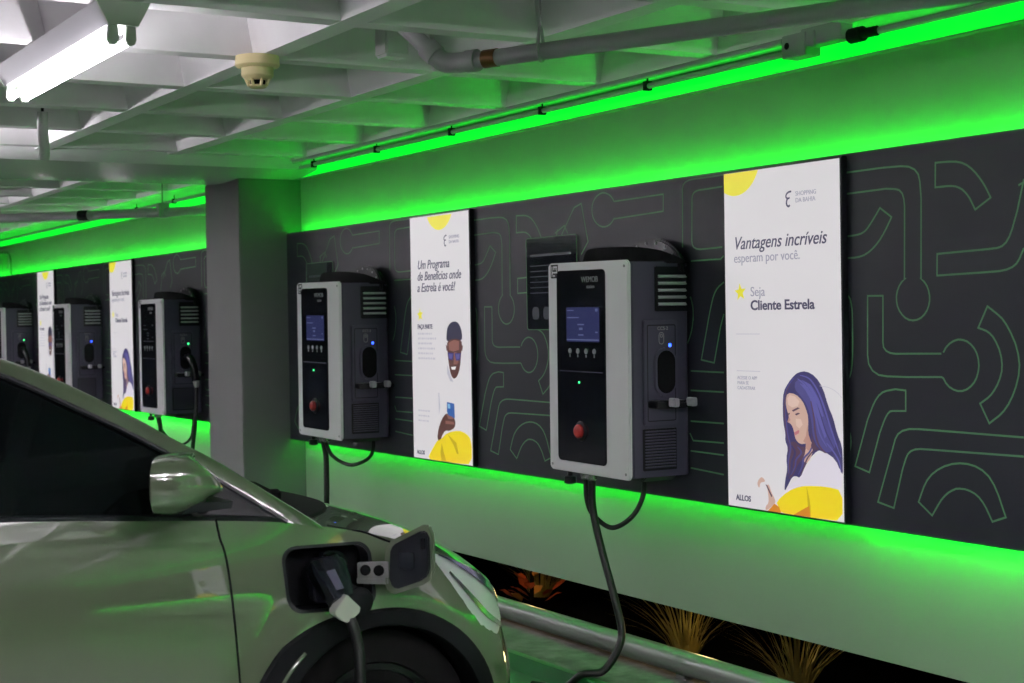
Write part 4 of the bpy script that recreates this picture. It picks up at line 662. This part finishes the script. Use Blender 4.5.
for y in ys:
    ze, zc = slerp(ZE, y), slerp(ZC, y)
    zs = [0.22 + (ze - 0.22) * (i / NZ) for i in range(NZ + 1)]
    right = [(CX + half(y, z), y, z) for z in zs]
    he = half(y, ze)
    top = [(CX + he * (1 - i / NH), y, ze + (zc - ze) * (1 - (1 - i / NH) ** 2.4)) for i in range(1, NH + 1)]
    r1 = right + top
    left = [(2 * CX - x, yy, z) for x, yy, z in r1[:-1]][::-1]
    rows.append(r1 + left)
body.grid(rows)
nc = len(rows[0])
body.add([p for p in rows[0]], [tuple(range(nc))]); body.add([p for p in rows[-1]], [tuple(range(nc))[::-1]])
for i in range(len(rows) - 1): body.add([rows[i][0], rows[i][-1], rows[i + 1][-1], rows[i + 1][0]], [(0, 1, 2, 3)])
car = empty('car', (CX, -3.3, 0.0), 'pale sage green car plugged in and parked nose to the wall', 'car')
def part(name, mb, m, parent=None, **k):
    o = obj(name, mb, m, **k)
    o.parent = parent or car
    if not parent: o.matrix_parent_inverse = Matrix.Translation((-CX, 3.3, 0))
    return o
bo = obj('body', body, [M['paint'], M['matte']], smooth=True, angle=30)
cut = MB(); cut.cur = 0
for yw in (-1.92, -4.64):
    for sgn in (1, -1):
        xa, xb = CX + sgn * 0.62, CX + sgn * 1.2
        vs = [(x, yw + 0.398 * math.cos(a), 0.342 + 0.398 * math.sin(a)) for x in (xa, xb) for a in [2 * PI * k / 64 for k in range(64)]]
        cut.add(vs, [tuple(range(64)), tuple(range(127, 63, -1))] + [(k, (k + 1) % 64, 64 + (k + 1) % 64, 64 + k) for k in range(64)])
PY0, PY1, PZ0, PZ1 = -2.220, -1.940, 0.754, 0.946
port = [(-2.092 + (u + 2.092) * (1 + 0.10 * (v - 0.86) / 0.19 * (1 if u < -2.09 else 0)), v + 0.02 * (u + 2.09) * -1) for u, v in rrect(PY0, PY1, PZ0, PZ1, 0.045, 6)]
cut.prism(port, lambda u, v, w: (w, u, v), CX + 0.80, CX + 1.1)
co = obj('cutter', cut, M['matte'])
bo.data.materials
md = bo.modifiers.new('cut', 'BOOLEAN'); md.object = co; md.operation = 'DIFFERENCE'; md.solver = 'EXACT'; md.material_mode = 'TRANSFER'
dg = bpy.context.evaluated_depsgraph_get(); dg.update()
nm = bpy.data.meshes.new_from_object(bo.evaluated_get(dg)); bo.modifiers.clear(); old = bo.data; bo.data = nm; bpy.data.meshes.remove(old)
bpy.data.objects.remove(co); nm.set_sharp_from_angle(angle=math.radians(30))
bo.parent = car; bo.matrix_parent_inverse = Matrix.Translation((-CX, 3.3, 0))
# arch cladding
for yw in (-1.92, -4.64):
    b = MB(); ro = []
    for k in range(49):
        a = math.radians(-28 + 236 * k / 48)
        c_, s_ = math.cos(a), math.sin(a)
        Ro = 0.402 + (0.055 * max(0, min(1, (math.degrees(a) - 95) / 40)) if yw > -2 else 0.03)
        row = []
        for Rr, o in ((Ro, -0.012), (Ro, 0.006), (Ro - 0.008, 0.012), (0.352, 0.012), (0.346, 0.004), (0.346, -0.10)):
            y, z = yw + Rr * c_, max(0.342 + Rr * s_, 0.12); yr = yw + 0.40 * c_ if Rr < 0.4 else y
            row.append((CX + half(yr, max(z, 0.22)) + o, y, z))
        ro.append(row)
    b.grid(ro); part('wheel_arch_trim', b, M['matte'], smooth=True)
b = MB()
p = [(-1.92 + 0.395 * math.cos(math.radians(a)), 0.342 + 0.395 * math.sin(math.radians(a))) for a in range(130, 182, 4)]
b.tube([surf(y, z, 0.011) for y, z in p], 0.006, 8); part('arch_accent', b, M['paint'], smooth=True)
for yw in (-1.92, -4.64):
    for sgn in (1, -1):
        X = CX + sgn * 0.765
        b = MB(); b.lathe([(0.22, -0.10), (0.30, -0.11), (0.330, -0.09), (0.336, 0.0), (0.330, 0.09), (0.30, 0.105), (0.235, 0.10), (0.225, 0.08)], (X, yw, 0.337), 'x', 40); ty = part('wheel', b, M['tyre'], smooth=True)
        b = MB(); b.lathe([(0.228, 0.03), (0.228, 0.092), (0.21, 0.092), (0.20, 0.05)], (X, yw, 0.337), 'x', 40); b.lathe([(0.05, 0.03), (0.06, 0.08), (0.03, 0.09)], (X, yw, 0.337), 'x', 20)
        for k in range(5):
            a = 2 * PI * k / 5 + 0.3; d = Vector((0, math.cos(a), math.sin(a))); e = Vector((0, -math.sin(a), math.cos(a)))
            c0 = Vector((X + sgn * 0.075, yw, 0.337)); vs = [c0 + d * 0.04 + e * 0.03, c0 + d * 0.215 + e * 0.045, c0 + d * 0.215 - e * 0.045, c0 + d * 0.04 - e * 0.03]
            b.add(vs + [v - Vector((sgn * 0.03, 0, 0)) for v in vs], [(0, 1, 2, 3), (7, 6, 5, 4), (0, 4, 5, 1), (1, 5, 6, 2), (2, 6, 7, 3), (3, 7, 4, 0)])
        rm = obj('rim', b, M['alloy'], smooth=True); rm.parent = ty
# greenhouse
def sx(z): return -4.180 - (z - 1.05) * 0.40
OUT = [(-2.07, 0.985), (-2.122, 1.024), (-2.258, 1.120), (-2.338, 1.175), (-2.391, 1.211), (-2.49, 1.267), (-2.59, 1.330), (-2.768, 1.431), (-2.943, 1.510), (-3.15, 1.575), (-3.4, 1.615), (-3.9, 1.635), (-4.5, 1.60), (-4.95, 1.50), (-5.25, 1.20)]
INN = [(-2.195, 1.016), (-2.216, 1.031), (-2.29, 1.082), (-2.395, 1.153), (-2.501, 1.218), (-2.61, 1.285), (-2.744, 1.358), (-2.948, 1.462), (-3.15, 1.530), (-3.4, 1.565), (-3.9, 1.575), (-4.5, 1.535), (-4.85, 1.40), (-5.02, 1.16)]
def resample(tab, n):
    pts = spline([(0, a, c) for a, c in tab], 10)
    L = [0]
    for a, c in zip(pts, pts[1:]): L.append(L[-1] + (c - a).length)
    o = []; j = 0
    for i in range(n):
        t = L[-1] * i / (n - 1)
        while j < len(L) - 2 and L[j + 1] < t: j += 1
        f = (t - L[j]) / max(L[j + 1] - L[j], 1e-9); o.append(pts[j].lerp(pts[j + 1], min(f, 1)))
    return o
NO = 60
oo, ii = resample(OUT, NO), resample(INN, NO)
for s in (1, -1):
    mx = lambda p, o=0.0: (CX + s * (sx(p.z) + o - CX), p.y, p.z)
    b = MB(); rws = []
    for a, c in zip(oo, ii):
        mid = a.lerp(c, 0.45)
        rws.append([mx(a, -0.05), mx(a, -0.012), mx(a.lerp(c, 0.12), 0.0), mx(mid, 0.004), mx(c, 0.0), mx(c, -0.02)])
    b.grid(rws); part('roof_pillar', b, M['paint'], smooth=True, angle=60)
    b = MB(); b.grid([[mx(c, -0.010), (CX + s * (-4.180 - 0.012 - CX - (slerp(ZE, c.y) + 0.004 - 1.05) * 0.40), c.y, slerp(ZE, c.y) - 0.002)] for c in ii]); part('side_window', b, M['glass'], smooth=True)
    b = MB(); b.tube([mx(c, 0.001) for c in ii], 0.0075, 8); part('window_trim', b, M['black'], smooth=True)
    b = MB(); rws = []
    for k in range(30):
        y = -2.20 - 2.75 * k / 29; z = slerp(ZE, y); X = CX + s * half(y, z)
        rws.append([(X - s * 0.03, y, z - 0.004), (X - s * 0.001, y, z - 0.004), (X - s * 0.001, y, z + 0.012), (X - s * 0.012, y, z + 0.016), (X - s * 0.05, y, z + 0.012)])
    b.grid(rws); part('belt_moulding', b, M['black'])
b = MB(); iw = max(i for i, p in enumerate(oo) if p.y > -3.12); rws = []
def top_row(i):
    p = oo[i]; f = max(0.0, min(1.0, (-2.6 - p.y) / 0.6)); xr = sx(p.z) - 0.03 - CX
    return [(CX + xr * t, p.y + 0.10 * (1 - t * t) * (1 - f), p.z - 0.012 + (0.008 + 0.03 * f) * (1 - t * t)) for t in [1 - k / 8 for k in range(17)]]
b.grid([top_row(i) for i in range(iw + 1)]); part('windshield', b, M['glass'], smooth=True)
b = MB(); b.grid([top_row(i) for i in range(iw, NO)]); part('roof', b, M['paint'], smooth=True)
# cowl and wipers
b = MB(); rws = []
for k in range(17):
    t = 1 - k / 8; x = t * 0.80
    r_ = []
    for y, o in ((-2.30 + 0.10 * (1 - t * t), 0.012), (-2.16 + 0.20 * (1 - t * t), 0.014), (-2.11 + 0.33 * (1 - t * t), 0.009), (-2.10 + 0.33 * (1 - t * t), -0.01)):
        he = half(y, slerp(ZE, y)); z = slerp(ZE, y) + (slerp(ZC, y) - slerp(ZE, y)) * (1 - min(1, abs(x) / he) ** 2.4)
        r_.append((CX + x, y, z + o))
    rws.append(r_)
b.grid(rws); part('cowl', b, M['matte'], smooth=True)
for x in (0.45, -0.15):
    b = MB(); b.tube([(CX + x, -2.06, 1.045), (CX + x - 0.06, -2.10, 1.075), (CX + x - 0.35, -2.12, 1.085)], [0.012, 0.010, 0.007], 8)
    b.lathe([(0.022, 1.02), (0.022, 1.055), (0.012, 1.065)], (CX + x, -2.06, 0), 'z', 12)
    b.tube([(CX + x - 0.05, -2.105, 1.06), (CX + x - 0.62, -2.10, 1.08)], 0.008, 6); part('wiper', b, M['matte'], smooth=True)
# seams
def seam(name, pts, r=0.0035, m='matte'):
    b = MB(); b.tube([surf(q.x, q.y, 0.0) for q in spline([(y, z, 0) for y, z in pts], 6)], r, 6); part(name, b, M[m])
seam('door_seam', [(-2.408, 1.042), (-2.402, 0.99), (-2.388, 0.929), (-2.374, 0.75), (-2.366, 0.579), (-2.37, 0.40), (-2.45, 0.27)])
b = MB(); pts = []
for y, t in ((-2.06, 0.97), (-2.0, 0.995), (-1.95, 1.0)): 
    he = half(y, slerp(ZE, y)); pts.append((CX + he * t, y, slerp(ZE, y) + (slerp(ZC, y) - slerp(ZE, y)) * (1 - t ** 2.4)))
for y, dz in ((-1.88, 0.012), (-1.80, 0.016), (-1.72, 0.014)): pts.append(surf(y, slerp(ZE, y) - dz))
b.tube(spline(pts, 6), 0.0035, 6); part('hood_seam', b, M['matte'])
# headlight
up = [(-1.745, 0.893), (-1.67, 0.866), (-1.60, 0.832), (-1.52, 0.788), (-1.44, 0.735), (-1.36, 0.68)]
lo = [(-1.738, 0.880), (-1.705, 0.825), (-1.668, 0.765), (-1.628, 0.700), (-1.575, 0.640), (-1.49, 0.595)]
U = spline([(y, z, 0) for y, z in up], 4); L_ = spline([(y, z, 0) for y, z in lo], 4)
b = MB(); b.grid([[surf(a.lerp(c, t).x, min(a.lerp(c, t).y, slerp(ZE, a.lerp(c, t).x) - 0.002), 0.010 - 0.018 * abs(t - 0.5) ** 2 * 3) for t in [k / 6 for k in range(7)]] for a, c in zip(U, L_)])
hl = part('headlight', b, M['lens'], smooth=True)
b = MB()
b.grid([[surf(a.lerp(c, t).x, min(a.lerp(c, t).y, slerp(ZE, a.lerp(c, t).x) - 0.002), 0.013) for t in (0.02, 0.10, 0.17)] for a, c in zip(U[2:], L_[2:])])
o = obj('lamp_strip', b, M['lensdark'], smooth=True); o.parent = hl
b = MB(); b.grid([[surf(a.lerp(c, t).x, a.lerp(c, t).y, 0.012) for t in (0.62, 0.74)] for a, c in zip(U[5:], L_[5:])]); o = obj('lamp_reflector', b, M['chrome'], smooth=True); o.parent = hl
# door mirror
b = MB(); rws = []
for y, x0, x1, z0, z1 in ((-2.690, -4.10, -3.905, 1.106, 1.236), (-2.688, -4.11, -3.892, 1.097, 1.246), (-2.64, -4.115, -3.882, 1.092, 1.251), (-2.595, -4.115, -3.88, 1.095, 1.246), (-2.555, -4.112, -3.885, 1.108, 1.232), (-2.52, -4.105, -3.90, 1.128, 1.214), (-2.49, -4.09, -3.92, 1.134, 1.192), (-2.466, -4.06, -3.95, 1.138, 1.166)):
    cx, cz, hx, hz = (x0 + x1) / 2, (z0 + z1) / 2, (x1 - x0) / 2, (z1 - z0) / 2
    kk = min(1.0, max(0.0, (-2.50 - y) / 0.1)) * 0.52
    rws.append([(cx + hx * math.copysign(abs(math.cos(a)) ** 0.62, math.cos(a)), y + kk * (-3.88 - (cx + hx * math.copysign(abs(math.cos(a)) ** 0.62, math.cos(a)))), cz + hz * math.copysign(abs(math.sin(a)) ** 0.62, math.sin(a))) for a in [2 * PI * k / 28 for k in range(29)]])
b.grid(rws); b.add(rws[0][:-1], [tuple(range(28))]); b.add(rws[-1][:-1], [tuple(range(28))])
mi = part('door_mirror', b, M['paint'], smooth=True, angle=50)
b = MB(); b.add([(cx * 0.92 - 4.003 * -0.08 * -1 if False else x, y - 0.002, z) for x, y, z in [(-4.00 + (p[0] + 4.00) * 0.92, p[1], 1.17 + (p[2] - 1.17) * 0.90) for p in rws[0][:-1]]], [tuple(range(28))]); o = obj('mirror_glass', b, M['chrome']); o.parent = mi
b = MB(); b.tube([(-3.93, -2.53, 1.108), (-4.05, -2.50, 1.100), (-4.14, -2.47, 1.085), (-4.20, -2.45, 1.078)], [0.020, 0.026, 0.028, 0.026], 12)
b.prism([(-2.60, 1.098), (-2.46, 1.104), (-2.455, 1.122), (-2.56, 1.125)], lambda u, v, w: (w, u, v), -4.09, -3.90); o = obj('mirror_arm', b, M['black'], smooth=True); o.parent = mi
b = MB(); b.prism([(-2.56, 1.055), (-2.22, 1.030), (-2.30, 1.085), (-2.407, 1.153), (-2.50, 1.200)], lambda u, v, w: (sx(v) + w, u, v), -0.02, 0.001); part('mirror_sail', b, M['black'])
# charge port, flap
b = MB(); pp = [(-2.092 + (u + 2.092) * 1.0, v) for u, v in port]
inner = [(-2.092 + (u + 2.092) * 0.93, 0.857 + (v - 0.857) * 0.90) for u, v in port]
n = len(pp); b.add([surf(u, v, 0.002) for u, v in pp] + [surf(u, v, 0.002) for u, v in inner] + [surf(u, v, -0.06) for u, v in inner], [(i, (i + 1) % n, n + (i + 1) % n, n + i) for i in range(n)] + [(n + i, n + (i + 1) % n, 2 * n + (i + 1) % n, 2 * n + i) for i in range(n)])
pt = part('charge_port', b, M['black'], smooth=True)
b = MB(); b.lathe([(0.052, 0.0), (0.052, 0.045), (0.044, 0.045), (0.042, 0.01)], (CX + 0.845, -2.06, 0.872), 'x', 24); b.lathe([(0.034, 0.0), (0.034, 0.035)], (CX + 0.845, -2.06, 0.80), 'x', 20)
o = obj('socket', b, M['gloss'], smooth=True); o.parent = pt
h0, h1 = Vector((-4.065, -1.932, 0)), Vector((-3.955, -1.828, 0))
du = (h1 - h0).normalized(); Lf = (h1 - h0).length; nn = Vector((du.y, -du.x, 0)).normalized()
nn = nn if nn.x > 0 else -nn
fo = [(-0.006, 0.83), (0.0, 0.925), (0.012, 0.948), (Lf - 0.035, 0.998), (Lf - 0.012, 1.0), (Lf, 0.975), (Lf + 0.002, 0.87), (Lf - 0.008, 0.842), (Lf - 0.035, 0.824), (0.028, 0.794), (0.006, 0.798)]
fl = lambda u, v, w: tuple(h0 + du * u + nn * w + Vector((0, 0, v)))
b = MB(); b.prism(fo, fl, -0.016, 0.0); fp_ = part('charge_flap', b, M['paint'], bevel=0.006)
b = MB(); cxu, cv = Lf / 2, 0.90
b.prism([(cxu + (u - cxu) * 0.80 + 0.004, cv + (v - cv) * 0.83) for u, v in fo], fl, -0.004, 0.008)
o = obj('flap_liner', b, M['black'], bevel=0.004); o.parent = fp_
b = MB(); b.prism(rrect(0.05, 0.095, 0.87, 0.92, 0.006), fl, 0.008, 0.014); o = obj('flap_plate', b, M['gloss']); o.parent = fp_
b = MB(); b.prism(rrect(Lf - 0.034, Lf - 0.022, 0.93, 0.962, 0.004), fl, 0.008, 0.018); o = obj('flap_latch', b, M['gloss']); o.parent = fp_
b = MB(); b.prism([(-0.085, 0.838), (-0.085, 0.885), (0.012, 0.890), (0.012, 0.842)], fl, -0.012, 0.006); b.prism([(-0.09, 0.822), (-0.09, 0.838), (0.012, 0.842), (0.012, 0.822)], fl, -0.03, 0.0); hg = obj('hinge', b, M['rail'], bevel=0.002); hg.parent = fp_
b = MB()
for u in (-0.058, -0.016):
    b.lathe([(0.0, 0.0), (0.016, 0.0), (0.016, 0.006), (0.008, 0.007)], (0, 0, 0), 'x', 14)
    b.v = b.v[:-56] + [tuple(Vector(fl(u, 0.864, 0.006)) + nn * v[0] + du * v[1] + Vector((0, 0, v[2]))) for v in b.v[-56:]]
o = obj('hinge_screw', b, M['matte']); o.parent = hg
for o in list(car.children): pass

# plug in the car
pl = empty('charging_plug', (-4.17, -2.09, 0.86), 'black charging plug with pale collar pushed in the car port', 'connector')
def block(mb, secs):                            # loft of rounded rectangles: (centre, half width along y, half depth)
    rws = []
    for c, w_, d_, ax in secs:
        c = Vector(c); ax = Vector(ax).normalized(); e1 = Vector((0, 1, 0)); e1 = (e1 - ax * e1.dot(ax)).normalized(); e2 = ax.cross(e1)
        o = rrect(-w_, w_, -d_, d_, min(w_, d_) * 0.3, 2); rws.append([tuple(c + e1 * u + e2 * v) for u, v in o + [o[0]]])
    mb.grid(rws); mb.add(rws[0][:-1], [tuple(range(len(rws[0]) - 1))]); mb.add(rws[-1][:-1], [tuple(range(len(rws[0]) - 1))])
b = MB(); b.tube([(-0.03, 0, -0.01), (0.06, 0.0, -0.01)], 0.05, 16); b.prism(rrect(-0.055, 0.05, -0.075, 0.05, 0.02), lambda u, v, w: (w, u, v), 0.03, 0.075); obj('head', b, M['black'], pl, smooth=True, bevel=0.004)
b = MB(); ax = (0.62, 0.18, -0.78)
block(b, [((0.06, -0.022, 0.038), 0.046, 0.030, ax), ((0.085, -0.015, 0.012), 0.050, 0.032, ax), ((0.115, -0.006, -0.022), 0.044, 0.030, ax), ((0.145, 0.0, -0.062), 0.034, 0.026, ax)]); obj('handle', b, M['gloss'], pl, smooth=True, angle=35)
b = MB(); block(b, [((0.120, -0.022, 0.022), 0.013, 0.006, ax), ((0.150, -0.008, -0.03), 0.013, 0.006, ax)]); obj('grip_inlay', b, M['plate'], pl)
b = MB(); b.prism([(0.0, 0.048), (0.040, 0.008), (0.036, -0.006), (0.004, -0.030), (-0.006, -0.030), (-0.038, -0.006), (-0.040, 0.006), (-0.004, 0.048)], lambda u, v, w: (0.165 + w, u, v - 0.088), -0.022, 0.022); obj('collar', b, M['tag'], pl, bevel=0.005)
b = MB(); b.lathe([(0.036, 0.0), (0.042, 0.012), (0.042, 0.03), (0.03, 0.036)], (0.10, 0.065, -0.075), 'x', 20); b.tube(spline([(0.06, 0.04, -0.03), (0.10, 0.06, -0.035), (0.115, 0.065, -0.05)], 4), 0.006, 8); obj('plug_cap', b, M['matte'], pl, smooth=True)
b = MB(); b.tube(spline([(0.168, 0.006, -0.105), (0.180, 0.018, -0.13), (0.190, 0.030, -0.20), (0.200, 0.028, -0.295), (0.20, 0.03, -0.55), (0.23, 0.04, -0.78), (0.35, 0.2, -0.842), (0.6, 0.8, -0.842), (0.3, 1.35, -0.842)], 8), 0.0155, 12); obj('cable', b, M['rubber'], pl, smooth=True)

# ------------------------------------------------------------------ light
def area(name, loc, sx_, sy_, e, col=(1, 0.94, 1.0), rot=(0, 0, 0)):
    l = bpy.data.lights.new(name, 'AREA'); l.shape = 'RECTANGLE'; l.size = sx_; l.size_y = sy_; l.energy = e; l.color = col
    o = bpy.data.objects.new(name, l); C.objects.link(o); o.location = loc; o.rotation_euler = rot; return o
LE = 16
for x, y in ((-0.6, -2.6), (2.6, -2.6), (-9.2, -2.7), (-12.4, -2.7), (-16, -2.7), (-5.6, -5.8), (-2.0, -5.8), (1.6, -5.8), (-9.5, -5.8), (-13.5, -5.8)):
    area('unseen_light_down', (x, y, 2.50), 1.3, 0.10, LE)  # unseen light added out of frame for the room
    area('unseen_fill_up', (x, y, 2.53), 1.3, 0.10, LE * 23, rot=(PI, 0, 0))  # upward fill added to brighten the coffers, no fitting modelled
area('unseen_light_down', (-0.9, -1.45, 2.50), 1.3, 0.10, LE * 0.9); area('unseen_fill_up', (-0.9, -1.45, 2.53), 1.3, 0.10, LE * 10, rot=(PI, 0, 0))  # extra unseen pair added to brighten ceiling and charger sides
def point(loc, e, col, r=0.05):
    l = bpy.data.lights.new('garden_lamp', 'POINT'); l.energy = e; l.color = col; l.shadow_soft_size = r
    o = bpy.data.objects.new('garden_lamp', l); C.objects.link(o); o.location = loc
point((-7.0, 0.40, 0.22), 1.6, (1.0, 0.62, 0.25)); point((-5.5, 0.38, 0.2), 2.0, (1.0, 0.72, 0.3))
w = bpy.data.worlds.new('night'); bpy.context.scene.world = w; w.use_nodes = True
w.node_tree.nodes['Background'].inputs['Color'].default_value = (0.5, 0.55, 0.6, 1); w.node_tree.nodes['Background'].inputs['Strength'].default_value = 0.012

# ------------------------------------------------------------------ camera
cam = bpy.data.cameras.new('camera'); co = bpy.data.objects.new('camera', cam); C.objects.link(co)
cam.sensor_width = 36; cam.lens = 1540 / 1024 * 36
R_ = Vector((0.511, 0.860, -0.017)); U_ = Vector((-0.005, 0.023, 1.0)); Bk = R_.cross(U_).normalized(); U_ = Bk.cross(R_.normalized())
R_.normalize()
co.matrix_world = Matrix(((R_.x, U_.x, Bk.x, 0), (R_.y, U_.y, Bk.y, -3.9), (R_.z, U_.z, Bk.z, 1.6), (0, 0, 0, 1)))
cam.dof.use_dof = True; cam.dof.focus_distance = 6.2; cam.dof.aperture_fstop = 5.0
cam.clip_start = 0.05
sc_ = bpy.context.scene; sc_.camera = co
vs = sc_.view_settings; vs.view_transform = 'Standard'; vs.look = 'None'; vs.gamma = 1; vs.exposure = 0.0; vs.use_curve_mapping = False
